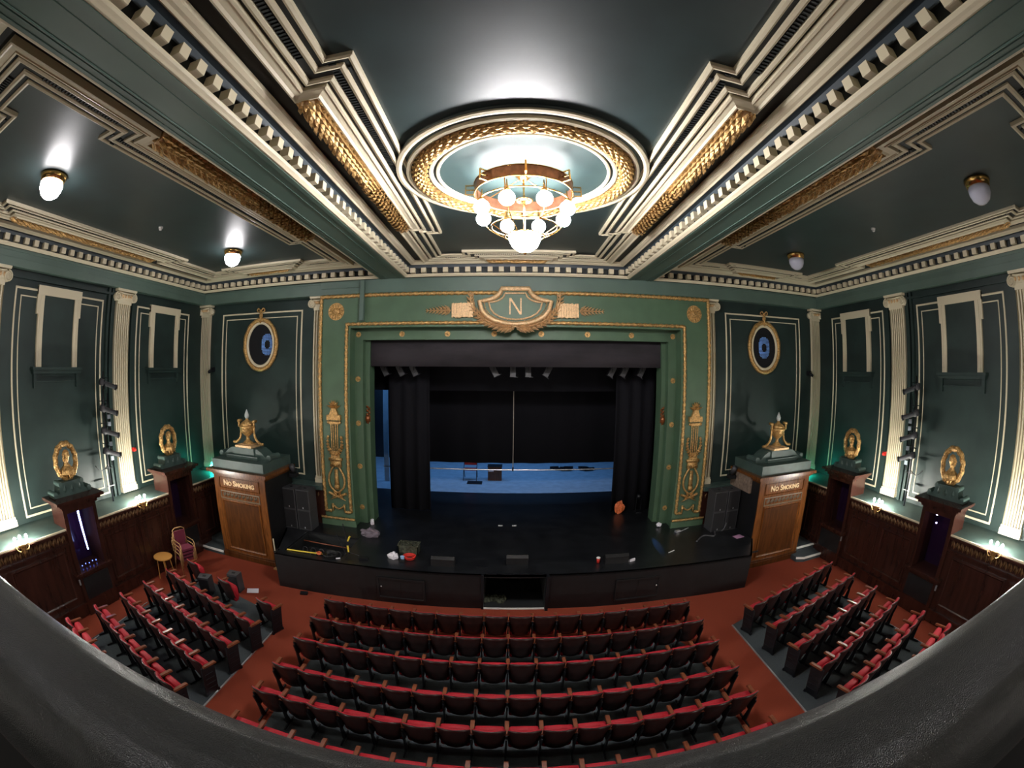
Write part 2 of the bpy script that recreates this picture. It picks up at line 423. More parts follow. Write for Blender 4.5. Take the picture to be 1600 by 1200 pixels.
# gilded garlands of overlapping leaves
def garland(p0, p1, r, label, group, z=ZC - .03, L=.2):
    p0, p1 = Vector((*p0, z)), Vector((*p1, z)); d = (p1 - p0); ln = d.length; d /= ln
    t = thing('ceiling_garland', label, 'garland', tuple(p0), group)
    b = MB(); side = d.cross(Vector((0, 0, 1)))
    k = int(ln / (L * .42)); mid = ln / 2
    for i in range(k):
        s = i * ln / k; dd = d if s < mid else -d
        for j in range(6):
            a = PI * (j + .5 * (i % 2)) / 5.5
            nrm = side * cos(a) - Vector((0, 0, 1)) * sin(a)
            q = p0 + d * s + nrm * r * (.85 + .2 * random.random())
            leaf(b, q, dd + nrm * .25, nrm, L * (.9 + .3 * random.random()), r * .33, .22)
    b.tube([p0, p1], r * .85, 10)
    if ln > 3:
        for i in range(90 if r > .12 else 40):
            a = random.random() * PI; s = mid + random.uniform(-.5, .5)
            b.ball(tuple(p0 + d * s + (side * cos(a) - Vector((0, 0, 1)) * sin(a)) * r * 1.1), .022, 6, 4)
    b.build('leaf_roll', 'gold', t)
    for q, s in ((p0, 1), (p1, -1)):
        b = MB().tube([q, q + d * s * .05, q + d * s * .10, q + d * s * .18], [r * .7, r * 1.05, r * .95, r * .8], 12); b.build('end_knot', 'goldp', t, True)
    return t
G = 'gilded leaf garlands on the ceiling'
garland((-2.53, 3.66), (-2.53, 8.98), .13, 'gilded leaf garland left of the chandelier, inside the centre coffer', G)
garland((2.53, 3.66), (2.53, 8.98), .13, 'gilded leaf garland right of the chandelier, inside the centre coffer', G)
garland((-.9, 11.88), (.9, 11.88), .07, 'short gilded garland on the ceiling between chandelier and stage', G)
for sg, nm in ((-1, 'left'), (1, 'right')):
    garland((sg * 4.83, 3.45), (sg * 4.83, 8.95), .15, 'dull gilded leaf garland along the outer side of the %s ceiling beam' % nm, G)
    garland((sg * 10.1, 3.35), (sg * 10.1, 8.6), .09, 'thin gilded garland on the ceiling edge above the %s wall panels' % nm, G)
    garland((sg * 8.5, 11.72), (sg * 6.8, 11.72), .07, 'short gilded garland on the ceiling above the %s oval window' % nm, G)

# ceiling rose
RX, RY = -.04, 6.35
t = thing('ceiling_rose', 'large round plaster ceiling rose with gilded leaf ring around the chandelier', 'ceiling rose', (RX, RY, ZC))
def ring(mb, r0, r1, z0, z1, n=72, prof=None):
    pr = prof or [(r0, z0), (r0, z1), ((r0 + r1) / 2, z1 - .012), (r1, z1), (r1, z0)]
    b0 = len(mb.v)
    for j in range(n):
        a = 2 * PI * j / n
        for r, z in pr: mb.v.append((RX + r * cos(a), RY + r * sin(a), z))
    m = len(pr)
    for j in range(n):
        for i in range(m - 1):
            mb.f.append((b0 + j * m + i, b0 + j * m + i + 1, b0 + ((j + 1) % n) * m + i + 1, b0 + ((j + 1) % n) * m + i))
    return mb
ring(MB(), 1.20, 2.0, ZC, ZC - .05).build('base_ring', 'ceil', t, True)
b = ring(MB(), 1.90, 1.99, ZC, ZC - .08); ring(b, 1.76, 1.83, ZC, ZC - .11); b.build('outer_moulding', 'cream', t)
b = ring(MB(), 1.42, 1.48, ZC, ZC - .10); ring(b, 1.32, 1.37, ZC, ZC - .09); b.build('inner_moulding', 'cream', t)
ring(MB(), .02, 1.32, 0, 0, prof=[(.02, ZC - .06), (1.0, ZC - .06), (1.33, ZC - .06)]).build('centre_disc', 'rosein', t)
b = MB(); n = 120
b.tube([(RX + 1.62 * cos(2 * PI * i / n), RY + 1.62 * sin(2 * PI * i / n), ZC - .06) for i in range(n)], .10, 8, closed=True)
for i in range(n):
    a = 2 * PI * i / n; d = Vector((-sin(a), cos(a), 0)); rad = Vector((cos(a), sin(a), 0))
    for j in range(5):
        al = PI * (j + .5 * (i % 2) + .25) / 5.4; nr = rad * cos(al) - Vector((0, 0, 1)) * sin(al)
        leaf(b, Vector((RX, RY, ZC - .06)) + rad * 1.62 + nr * .11, d, nr, .13, .04, .3)
b.build('leaf_ring', 'gold', t)

# chandelier
HX, HY = -.05, 6.30
t = thing('chandelier', 'large brass ring chandelier with lit white globes under the ceiling rose', 'chandelier', (HX, HY, 8.9))
def cring(mb, r, z0, z1, n=48, th=.015):
    b0 = len(mb.v)
    pr = [(r, z0), (r, z1), (r - th, z1), (r - th, z0), (r, z0)]
    for j in range(n):
        a = 2 * PI * j / n
        for q, z in pr: mb.v.append((HX + q * cos(a), HY + q * sin(a), z))
    for j in range(n):
        for i in range(4): mb.f.append((b0 + j * 5 + i, b0 + ((j + 1) % n) * 5 + i, b0 + ((j + 1) % n) * 5 + i + 1, b0 + j * 5 + i + 1))
    return mb
cring(MB(), .76, 8.67, 8.85).build('drum', 'drum', t, False)
def hoop(mb, r, z, tr=.012, n=48):
    return mb.tube([(HX + r * cos(2 * PI * i / n), HY + r * sin(2 * PI * i / n), z) for i in range(n)], tr, 6, closed=True)
for r_, z_ in ((.76, 8.67), (.76, 8.85), (.70, 8.52), (.5, 8.12), (.3, 7.98)): hoop(MB(), r_, z_).build('hoop', 'brass', t, True)
for k in range(8):
    a = 2 * PI * (k + .5) / 8; c_, s_ = cos(a), sin(a)
    MB().tube(cat_curve([(HX + .76 * c_, HY + .76 * s_, 8.67), (HX + .72 * c_, HY + .72 * s_, 8.40), (HX + .58 * c_, HY + .58 * s_, 8.16), (HX + .3 * c_, HY + .3 * s_, 7.98)], 5), .009, 5).build('cage_rod', 'brass', t)
for k in range(4):
    a = 2 * PI * k / 4 + PI / 4
    MB().tube([(HX + .74 * cos(a), HY + .74 * sin(a), 8.85), (HX, HY, 8.99)], .008, 5).build('hanger', 'brass', t)
b = MB().tube([(HX, HY, 9.06), (HX, HY, 8.0)], .016, 8); b.lathe((HX, HY, 0), [(.12, 9.06), (.14, 9.02), (.05, 8.93), (.02, 8.9)], 16)
b.lathe((HX, HY, 0), [(.1, 8.55), (.14, 8.58), (.05, 8.62), (.02, 8.66)], 16)
b.build('stem', 'brass', t, True)
for k in range(8):
    b = MB(); a = 2 * PI * k / 8
    c_ = Vector((cos(a), sin(a), 0)); p = Vector((HX, HY, 8.75)) + c_ * .80; s_ = Vector((-sin(a), cos(a), 0))
    for z in (8.68, 8.76, 8.84): b.obox(Vector((HX, HY, z)) + c_ * .83, c_ * .07, s_ * .012, (0, 0, .008))
    b.obox(Vector((HX, HY, 8.76)) + c_ * .895, c_ * .008, s_ * .014, (0, 0, .09)); b.build('fret_bracket', 'brass', t)
for k in range(8):
    a = 2 * PI * (k + .5) / 8; x, y = HX + .68 * cos(a), HY + .68 * sin(a)
    gl = MB().ball((x, y, 8.36), .115, 20, 12).build('globe', 'lamp', t, True)
    MB().lathe((x, y, 0), [(.045, 8.47), (.05, 8.50), (.02, 8.54), (.008, 8.66)], 12).build('globe_cap', 'brass', gl, True)
MB().lathe((HX, HY, 0), [(.01, 7.73), (.10, 7.75), (.19, 7.82), (.235, 7.92), (.24, 7.99), (.2, 8.02)], 28).build('bowl', 'lampb', t, True)
MB().lathe((HX, HY, 0), [(.005, 7.69), (.03, 7.70), (.035, 7.72), (.02, 7.735)], 12).build('finial', 'brass', t, True)

# small ceiling lights in the side coffers
for sg, yy, lit, lb in ((-1, 3.15, 1, 'lit white dome light on the left side ceiling, the one nearer the camera'), (-1, 9.35, 1, 'lit white dome light on the left side ceiling, near the stage end'),
                        (1, 3.0, 0, 'unlit opal dome light with brass rim on the right ceiling, nearer the camera'), (1, 9.25, 0, 'unlit opal dome light with brass rim on the right ceiling, near the stage')):
    x = sg * 7.5; t = thing('dome_light', lb, 'ceiling light', (x, yy, ZC), 'dome lights on the side ceilings')
    MB().lathe((x, yy, 0), [(.27, ZC), (.28, ZC - .03), (.26, ZC - .07), (.24, ZC - .13), (.20, ZC - .13)], 28).build('rim', 'brass', t, True)
    MB().lathe((x, yy, 0), [(.21, ZC - .12), (.235, ZC - .17), (.225, ZC - .26), (.175, ZC - .36), (.09, ZC - .42), (.005, ZC - .44)], 28).build('dome', 'lamps' if lit else 'opal', t, True)
for x, y, nm in ((-7.85, 6.62, 'left'), (7.78, 6.25, 'right')):
    t = thing('smoke_detector', 'small white smoke detector on the %s side ceiling' % nm, 'smoke detector', (x, y, ZC), 'smoke detectors')
    MB().lathe((x, y, 0), [(.06, ZC), (.06, ZC - .03), (.045, ZC - .05)], 16).build('base', 'white', t, True)
    MB().lathe((x, y, 0), [(.04, ZC - .05), (.04, ZC - .075), (.02, ZC - .09)], 16).build('sensor', 'white', t, True)

# ---------------------------------------------------------------- wall panels, blind windows, pilasters
def panel_lines(path, F):
    b = MB().sweep(path, [(0, 0), (0, .02), (.025, .03), (.05, .02), (.05, 0)], F)
    b.sweep(path, [(.19, 0), (.19, .015), (.205, .022), (.22, .015), (.22, 0)], F)
    return b
wn = [1]
def blind_window(y0, y1, sg):
    F = fr_side(sg)
    b = MB(); a = .18
    for y in (y0, y1 - a): b.prism([(y, 6.0), (y + a, 6.0), (y + a, 7.95), (y, 7.95)], F, 0, .09)
    b.prism([(y0 - .06, 7.28), (y0, 7.28), (y0, 7.95), (y0 - .06, 7.95)], F, 0, .08); b.prism([(y1, 7.28), (y1 + .06, 7.28), (y1 + .06, 7.95), (y1, 7.95)], F, 0, .08)
    b.prism([(y0 - .06, 7.75), (y1 + .06, 7.75), (y1 + .06, 7.98), (y0 - .06, 7.98)], F, 0, .10)
    for y in (y0 + .05, y1 - .07): b.prism([(y, 6.0), (y + .02, 6.0), (y + .02, 7.75), (y, 7.75)], F, .09, .105)
    o = struct(b, 'window_%d' % wn[0], 'cream'); wn[0] += 1
    b = MB().prism([(y0 - .16, 5.93), (y1 + .16, 5.93), (y1 + .16, 6.0), (y0 - .16, 6.0)], F, 0, .22)
    b.prism([(y0 - .12, 5.84), (y1 + .12, 5.84), (y1 + .12, 5.93), (y0 - .12, 5.93)], F, 0, .16)
    b.prism([(y0 - .05, 5.62), (y1 + .05, 5.62), (y1 + .05, 5.66), (y0 - .05, 5.66)], F, 0, .05)
    for y in (y0 - .08, y1 - .02): b.prism([(y, 5.50), (y + .1, 5.50), (y + .1, 5.84), (y, 5.84)], F, 0, .10)
    b.build('sill', 'wall', o)
    b = MB().prism([(y0 + a, 6.0), (y1 - a, 6.0), (y1 - a, 7.75), (y0 + a, 7.75)], F, .002, .04); b.build('blind_panel', 'wall', o)
def volute(mb, c, r, F, s):
    pts = []
    for i in range(34):
        a = i / 33 * 2.3 * 2 * PI / 1.0; rr = r * (1 - .82 * i / 33)
        pts.append(F(c[0] + s * rr * sin(a), c[1] + rr * cos(a), c[2]))
    mb.tube(pts, [r * .16 * (1 - .5 * i / 33) for i in range(34)], 6)
def pilaster(F, u, label, w_=.61, zb=2.34, zt=7.83, cap=True, u0=None, u1=None, sides=(-1, 1)):
    """fluted pilaster with Ionic capital, drawn in a wall frame centred at u"""
    loc = F(u, zb, 0)
    t = thing('pilaster', label, 'pilaster', loc, 'fluted cream pilasters')
    a, c = u - w_ / 2, u + w_ / 2
    if u0 is not None: a = u0
    if u1 is not None: c = u1
    # fluted shaft
    nfl = max(3, round((c - a) / .087)); st = (c - a) / nfl; prof = [(a, 0)]
    for i in range(nfl):
        x = a + i * st
        prof += [(x + .002, .11), (x + st * .52, .11), (x + st * .55, .015), (x + st * .97, .015)]
    prof += [(c, .11), (c, 0)]
    b = MB(); b0 = 0
    for z in (zb + .22, zt): b.v += [tuple(F(p[0], z, p[1])) for p in prof]
    n = len(prof); b.f += [(i, i + 1, n + i + 1, n + i) for i in range(n - 1)]
    b.build('shaft', 'cream', t)
    b = MB().prism([(a - .03, zb), (c + .03, zb), (c + .03, zb + .15), (a - .03, zb + .15)], F, 0, .16)
    b.prism([(a - .015, zb + .15), (c + .015, zb + .15), (c + .015, zb + .22), (a - .015, zb + .22)], F, 0, .13)
    b.build('base', 'cream', t)
    cp = MB().prism([(a, zt), (c, zt), (c, zt + .16), (a, zt + .16)], F, 0, .15)
    cp.prism([(a - .03, zt + .14), (c + .03, zt + .14), (c + .03, zt + .34), (a - .03, zt + .34)], F, 0, .18)
    cp.prism([(a - .10, zt + .36), (c + .10, zt + .36), (c + .12, zt + .44), (a - .12, zt + .44)], F, 0, .28)
    cpo = cp.build('capital', 'cream', t)
    b = MB()
    for s_ in sides:
        b = MB(); uc = (a - .05) if s_ < 0 else (c + .05)
        volute(b, (uc, zt + .20, .22), .135, F, s_)
        p0 = F(uc, zt + .20, .02); p1 = F(uc, zt + .20, .21); b.tube([p0, p1], .125, 16); b.build('volute', 'cream', cpo, True)
    b = MB().tube([F(a, zt + .33, .2), F(u, zt + .30, .22), F(c, zt + .33, .2)], .025, 6)
    b.build('echinus', 'cream', cpo, True)
    b = MB(); k = 5
    for i in range(k):
        x = a + (c - a) * (i + .5) / k; q = F(x, zt + .235, .19); b.ball(q, .042, 8, 6, 1.3)
    for i in range(6): 
        x = a + (c - a) * (i + .5) / 6; q = F(x, zt + .16, .165); b.ball(q, .018, 6, 4)
    b.build('egg_moulding', 'goldp', cpo, True)
    return t
for sg, nm in ((-1, 'left'), (1, 'right')):
    F = fr_side(sg)
    for p in (((4.33, 2.42), (7.57, 2.42), (7.57, 7.88), (4.33, 7.88)), ((9.08, 2.42), (11.87, 2.42), (11.87, 7.88), (9.08, 7.88)), ((-.4, 2.42), (2.9, 2.42), (2.9, 7.88), (-.4, 7.88))):
        trim(panel_lines(p, F), 'cream')
    blind_window(5.12, 6.58, sg); blind_window(9.75, 11.21, sg)
    pilaster(F, 3.62, 'fluted cream pilaster on the %s wall at the picture edge, lit by a sconce' % nm)
    pilaster(F, 8.38, 'fluted cream pilaster on the %s wall between the two blind windows' % nm)
    FB = fr_back(YB)
    pilaster(FB, sg * 11.16, 'slim fluted cream pilaster in the far %s corner of the hall' % nm, w_=.48, u0=(-11.37 if sg < 0 else 10.92), u1=(-10.92 if sg < 0 else 11.37), sides=(-1, 1))
    pilaster(FB, sg * 6.2, 'narrow fluted cream pilaster touching the %s side of the stage arch' % nm, u0=(-6.36 if sg < 0 else 6.0), u1=(-6.0 if sg < 0 else 6.36), sides=(sg,))
    x0, x1 = (-10.32, -6.83) if sg < 0 else (6.83, 10.32)
    trim(panel_lines([(x0, 2.52), (x1, 2.52), (x1, 7.89), (x0, 7.89)], FB), 'cream')
    # dark plain strips beside the side pilasters
    b = MB()
    for y in (7.70, 7.86, 8.78): b.prism([(y, 2.3), (y + .09, 2.3), (y + .09, 8.26), (y, 8.26)], F, 0, .10)
    b.prism([(3.98, 8.06), (7.9, 8.06), (7.9, 8.12), (3.98, 8.12)], F, 0, .12)
    trim(b, 'wall')

# oval windows on the stage wall
for sg, nm, dx in ((-1, 'left', .28), (1, 'right', 0.0)):
    x = sg * 8.5; zc = 6.79
    t = thing('oval_window', 'oval %s window grille in a gilded and cream frame with gold bow' % nm, 'oval window', (x, YB, zc), 'oval windows beside the stage')
    def oval(r, rz, y, n=48): return [(x + r * cos(2 * PI * i / n), y, zc + rz * sin(2 * PI * i / n)) for i in range(n)]
    b = MB().tube(oval(.68, .84, YB - .04), .075, 8, closed=True, tw=lambda i, a: 1 + .12 * sin(i * 1.6 + a * 2)); b.build('gilded_frame', 'gold', t, True)
    b = MB().tube(oval(.565, .73, YB - .03), .05, 8, closed=True); b.build('cream_frame', 'cream', t, True)
    b = MB(); pts = oval(.53, .70, YB - .005); b.add(pts, [tuple(range(48))]); b.build('backing', 'mesh', t)
    b = MB()
    r_ = .2
    q = []
    for i in range(20):
        for j in range(20):
            ux, uz = (i - 9.5) * .035, (j - 9.5) * .045
            d = math.hypot((ux) / .26, (uz) / .37)
            if .42 < d < 1 and math.hypot((ux + dx) / .51, uz / .68) < .97: b.box(x + ux + dx - .011, x + ux + dx + .011, YB - .012, YB - .006, zc + uz - .015, zc + uz + .015)
    b.build('lit_mesh', mat('blue_lit_mesh', (.2, .4, .8), .5, emit=(.12, .25, .6), estr=.5), t)
    b = MB()
    k = 0
    for i in range(-14, 15): 
        h = .69 * math.sqrt(max(0, 1 - (i * .036 / .53) ** 2)); b.box(x + i * .036 - .003, x + i * .036 + .003, YB - .02, YB - .014, zc - h, zc + h)
    for j in range(-14, 15):
        h = .52 * math.sqrt(max(0, 1 - (j * .047 / .70) ** 2)); b.box(x - h, x + h, YB - .02, YB - .014, zc + j * .047 - .003, zc + j * .047 + .003)
    b.build('grille', 'iron', t)
    b = MB()
    for s_ in (-1, 1):
        b.tube(cat_curve([(x, YB - .09, zc + 1.12), (x + s_ * .10, YB - .1, zc + 1.22), (x + s_ * .16, YB - .08, zc + 1.14), (x + s_ * .03, YB - .09, zc + 1.08)], 5), .024, 6)
        b.tube(cat_curve([(x + s_ * .01, YB - .09, zc + 1.1), (x + s_ * .06, YB - .08, zc + .99), (x + s_ * .03, YB - .07, zc + .9)], 4), .018, 6)
    b.ball((x, YB - .1, zc + 1.12), .05, 10, 8); b.tube([(x, YB - .09, zc + 1.12), (x, YB - .09, zc + .74)], .035, 8); b.ball((x, YB - .1, zc + .76), .045, 8, 6)
    b.build('bow', 'gold', t, True)

# ---------------------------------------------------------------- proscenium arch
t = thing('proscenium_arch', 'green painted arch framing the stage with gilded rope borders and studs', 'proscenium', (0, YF, SZ))
b = MB()
for sg in (-1, 1):
    b.box(sg * 4.98, sg * 6.05, YF, YB + .2, SZ, 7.22)
    b.box(sg * 4.93, sg * 6.12, YF - .10, YF, SZ, 1.27)
b.box(-6.05, 6.05, YF, YB + .2, 7.22, 8.26)
b.build('surround', 'pros', t)
# stepped reveal
b = MB()
for sg in (-1, 1):
    b.box(sg * 4.70, sg * 5.02, 12.86, 13.1, SZ, 7.25); b.box(sg * 4.55, sg * 4.74, 13.1, 13.6, SZ, 6.95)
b.box(-4.70, 4.70, 12.86, 13.1, 6.88, 7.25)
b.build('reveal', 'pros', t)
def rope(path, r, name='rope_moulding', m='gold'):
    pts = []
    for i in range(len(path) - 1):
        a, c = Vector(path[i]), Vector(path[i + 1]); n = int((c - a).length / .035)
        pts += [a + (c - a) * k / n for k in range(n)]
    pts.append(Vector(path[-1]))
    return MB().tube(pts, r, 10, tw=lambda i, a: 1 + .22 * sin(2 * a + i * 1.25)).build(name, m, t, True)
a_ = 5.99; y_ = YF - .02
rope([(-a_ + .03, y_, 1.5), (-a_, y_, 8.19), (a_, y_, 8.19), (a_ - .03, y_, 1.5)], .055)
rope([(-5.09, y_, 1.5), (-5.09, y_, 7.33), (5.09, y_, 7.33), (5.09, y_, 1.5)], .05)
for sg in (-1, 1):
    rope([(sg * 4.95, YF - .11, 1.29), (sg * 6.12, YF - .11, 1.29)], .04)
    rope([(sg * 5.09, y_, 1.5), (sg * 5.30, y_, 1.5)], .045); rope([(sg * 5.97, y_, 1.5), (sg * 5.76, y_, 1.5)], .045)
def rosette_mb(c, r, petals, m=None):
    b = MB().lathe(c, [(r * .25, .0), (r * .28, .03), (r * .15, .05), (.003, .055)], 12, axis='y')
    for k in range(petals):
        a = 2 * PI * k / petals; d = Vector((cos(a), 0, sin(a)))
        leaf(b, Vector(c) + d * r * .18 + Vector((0, -.005, 0)), d, (0, -1, 0), r * .82, r * .2 * 10 / petals, .12)
    b.lathe(c, [(r, 0), (r, .012), (r * .85, .012)], 20, axis='y')
    return b
for i in range(6): rosette_mb((-3.46 + i * 1.384, 12.86, 7.05), .085, 8).build('stud_rosette', 'gold', t)
for sg in (-1, 1):
    for k in range(5): rosette_mb((sg * 4.86, 12.86, 7.05 - k * 1.367), .085, 8).build('stud_rosette', 'gold', t)
    # brown cartouche on the reveal
    b = MB()
    for k in range(9): leaf(b, (sg * 4.60, 13.09, 4.45 - .45 * 0 - k * .06 + .3), (sg * .5 * (-1) ** k, 0, 1), (0, -1, 0), .14, .05)
    b.ball((sg * 4.62, 13.08, 4.45), .09, 8, 6, 1.4)
    b.build('cartouche', mat('aged_red_gilding', (.22, .07, .02), .4, metal=.5), t)

for sg, nm in ((-1, 'left'), (1, 'right')):
    c = (sg * 5.47, YF, 7.73)
    b = rosette_mb(c, .27, 12); b.lathe(c, [(.10, 0), (.11, .05), (.06, .09), (.01, .1)], 16, axis='y')
    o = b.build('flower_rosette', 'gold', loc=c); tag(o, 'large gilded flower rosette in the top %s corner of the stage arch' % nm, 'rosette', 'flower rosettes on the stage arch')

# crest with the letter N
YQ = YF - .03
t = thing('crest', 'gilded shield crest lettered N in a leaf wreath above the stage opening', 'crest', (-.05, YF, 7.25))
X0 = -.08
def shield(s_):   # outline, scaled about its centre
    o = [(-.42, .50), (.42, .50)]
    for i in range(9):   # right concave shoulder
        a = PI + PI / 2 * i / 8; o.append((.42 + .50 + .50 * cos(a), .50 - .02 + .42 * sin(a) * .9))
    o = [(-.40, .52), (.40, .52)] + [(.40 + .62 * (1 - cos(PI / 2 * i / 8)), .52 - .36 * sin(PI / 2 * i / 8)) for i in range(1, 9)]
    for i in range(1, 10): a = PI * i / 10; o.append((1.02 * cos(a) * .98, .16 - .66 * sin(a) ** .8))
    o.append((-1.02, .16))
    o += [(-x, z) for x, z in [(.40 + .62 * (1 - cos(PI / 2 * i / 8)), .52 - .36 * sin(PI / 2 * i / 8)) for i in range(8, 0, -1)]][1:]
    return [(X0 + x * s_, 7.78 + z * s_) for x, z in o]
FQ = fr_back(YF)
b = MB().prism(shield(.93), FQ, 0, .10); fo = b.build('shield_field', 'pros', t)
b = MB(); o1 = shield(1.0); pts = [Vector(FQ(p[0], p[1], .12)) for p in o1]
b.tube(pts, .065, 8, closed=True); o2 = shield(.80); b.tube([Vector(FQ(p[0], p[1], .13)) for p in shield(.74)], .028, 6, closed=True)
b.build('shield_rim', 'goldp', t, True)
b = MB()
for k in range(len(o1)):
    p, q = Vector(o1[k]), Vector(o1[(k + 1) % len(o1)]); n = max(1, int((q - p).length / .045))
    for j in range(n):
        r_ = p + (q - p) * j / n; r_ = Vector((X0, 7.78)) + (r_ - Vector((X0, 7.78))) * .88
        b.ball(FQ(r_.x, r_.y, .115), .02, 6, 4)
b.build('bead_row', 'gold', t, True)
b = MB(); zc = 7.79; h = .235; ww = .175; s_ = .024
b.prism([(X0 - ww, zc - h), (X0 - ww + s_ * 1.6, zc - h), (X0 - ww + s_ * 1.6, zc + h), (X0 - ww, zc + h)], FQ, .1, .13)
b.prism([(X0 + ww - s_ * 1.6, zc - h), (X0 + ww, zc - h), (X0 + ww, zc + h), (X0 + ww - s_ * 1.6, zc + h)], FQ, .1, .13)
b.prism([(X0 - ww, zc + h), (X0 + ww - s_ * 2.4, zc - h), (X0 + ww, zc - h), (X0 - ww + s_ * 2.4, zc + h)], FQ, .1, .131)
b.build('letter_n', 'goldp', fo)
for s_ in (-1, 1):
    q = lambda x, z, h=.06: FQ(X0 + s_ * x, z, h)
    b = MB(); branch(b, cat_curve([q(.05, 7.19), q(.45, 7.24), q(.90, 7.42), q(1.18, 7.68), q(1.27, 7.95), q(1.27, 8.15)], 6), (0, -1, 0), .32, .062, .125, .75)
    branch(b, cat_curve([q(.02, 7.20), q(.25, 7.16), q(.45, 7.12)], 4), (0, -1, 0), .16, .035, .10, .7)
    b.build('laurel_branch', 'goldp', t)
    b = MB(); n = 17
    for i in range(n):
        x = 1.22 + i * .036
        b.obox(q(x, 7.68 + random.uniform(-.012, .012), .05), (.0165, 0, 0), (0, .05 + .02 * (i % 2), 0), (0, 0, .205 + random.uniform(-.012, .012)))
    b.build('bundle_band', 'goldp', t)
    b = MB(); branch(b, [q(1.84, 7.68), q(2.30, 7.68), q(2.52, 7.68)], (0, -1, 0), .24, .045, .10, .85, taper=.6)
    b.build('palm_tip', 'goldp', t)
b = MB().tube([FQ(X0 - .12, 7.17, .09), FQ(X0, 7.22, .12), FQ(X0 + .12, 7.17, .09)], .03, 6); b.build('ribbon_knot', 'goldp', t, True)

# lyre trophies low on the arch legs
for sg, nm in ((-1, 'left'), (1, 'right')):
    c = sg * 5.50; F = fr_back(YF)
    t = thing('lyre_trophy', 'gilded torch and lyre relief on the %s leg of the stage arch' % nm, 'relief ornament', (c, YF, 1.4), 'gilded lyre reliefs on the stage arch')
    P = lambda x, z, h=.05: F(c + x, z, h)
    # lyre
    b = MB()
    for s_ in (-1, 1):
        b.tube(cat_curve([P(s_ * .10, 2.98), P(s_ * .16, 2.88), P(s_ * .24, 2.72), P(s_ * .27, 2.52), P(s_ * .22, 2.33), P(s_ * .10, 2.20), P(0, 2.14)], 5), .035, 6)
    b.prism([(c - .07, 2.25), (c + .07, 2.25), (c + .045, 2.9), (c - .045, 2.9)], F, 0, .07); b.ball(P(0, 2.34), .09, 10, 6)
    b.prism([(c - .19, 2.98), (c + .19, 2.98), (c + .17, 3.22), (c - .17, 3.22)], F, 0, .08)
    b.prism([(c - .22, 3.18), (c + .22, 3.18), (c + .22, 3.27), (c - .22, 3.27)], F, 0, .10)
    for k in range(5): b.ball(P(-.12 + .06 * k, 3.04 - .02 * abs(k - 2) * -1, .09), .03, 6, 4)
    b.build('lyre', 'gold', t, True)
    b = MB()
    for x in (-.11, -.04, .04, .11): b.tube([P(x * .9, 3.45), P(x, 4.32)], .018, 6)
    b.prism([(c - .15, 3.27), (c + .15, 3.27), (c + .11, 3.48), (c - .11, 3.48)], F, 0, .08)
    b.prism([(c - .17, 4.32), (c + .17, 4.32), (c + .17, 4.40), (c - .17, 4.40)], F, 0, .09)
    b.prism([(c - .23, 4.44), (c + .23, 4.44), (c + .23, 4.60), (c - .23, 4.60)], F, 0, .12)
    b.prism([(c - .15, 4.60), (c + .15, 4.60), (c + .07, 4.80), (c - .07, 4.80)], F, 0, .10)
    b.build('torch', 'gold', t)
    b = MB()
    for k in range(7):
        a = PI * (k + .5) / 7; leaf(b, P(0, 4.80, .04), (cos(a) * .6, 0, sin(a)), (0, -1, 0), .26, .05)
    for k in range(4): b.ball(P(-.06 + .04 * k, 4.9 + .03 * (k % 2)), .045, 8, 6)
    b.build('flame', 'gold', t)
    b = MB()
    for s_ in (-1, 1):
        branch(b, cat_curve([P(0, 3.34), P(s_ * .13, 3.45), P(s_ * .23, 3.62), P(s_ * .24, 3.85)], 5), (0, -1, 0), .15, .045, .10, .6)
        b.ball(P(s_ * .22, 3.92), .045, 8, 6); b.ball(P(s_ * .19, 4.37, .06), .05, 8, 6)
    b.build('side_leaves', 'gold', t)
    b = MB()
    for s_ in (-1, 1): b.tube([P(s_ * .30, 2.13, .05), P(0, 2.02, .06), P(-s_ * .26, 1.90, .05)], [.045, .03, .012], 7)
    for k in range(6): a = PI * k / 5; leaf(b, P(0, 2.02), (cos(a), 0, .5 * sin(a) - .1), (0, -1, 0), .22, .04)
    b.build('crossed_pipes', 'gold', t)
    b = MB().tube(cat_curve([P(-.17, 1.70), P(-.09, 1.63), P(0, 1.60), P(.09, 1.63), P(.17, 1.70)], 4), .03, 6)
    for s_ in (-1, 1): b.tube([P(s_ * .20, 1.76), P(s_ * .20, 1.52)], [.04, .025], 6)
    b.build('swag', 'gold', t, True)

# cable trunking in front of the arch and along the walls
b = MB().box(-4.66, -4.53, 12.28, 12.40, 7.42, 8.62); b.box(-6.0, -4.6, 12.36, 12.41, 8.44, 8.455)
o = b.build('cable_trunking', 'entab', loc=(-4.6, 12.3, 7.42)); tag(o, 'grey green vertical cable trunking crossing the gilded border, upper left of the arch', 'trunking')

# ---------------------------------------------------------------- stage
FP = [(-6.42, 9.46), (-3.8, 9.60), (-.80, 9.66), (.72, 9.66), (3.9, 9.58), (6.46, 9.40)]
b = MB()
ztop = SZ
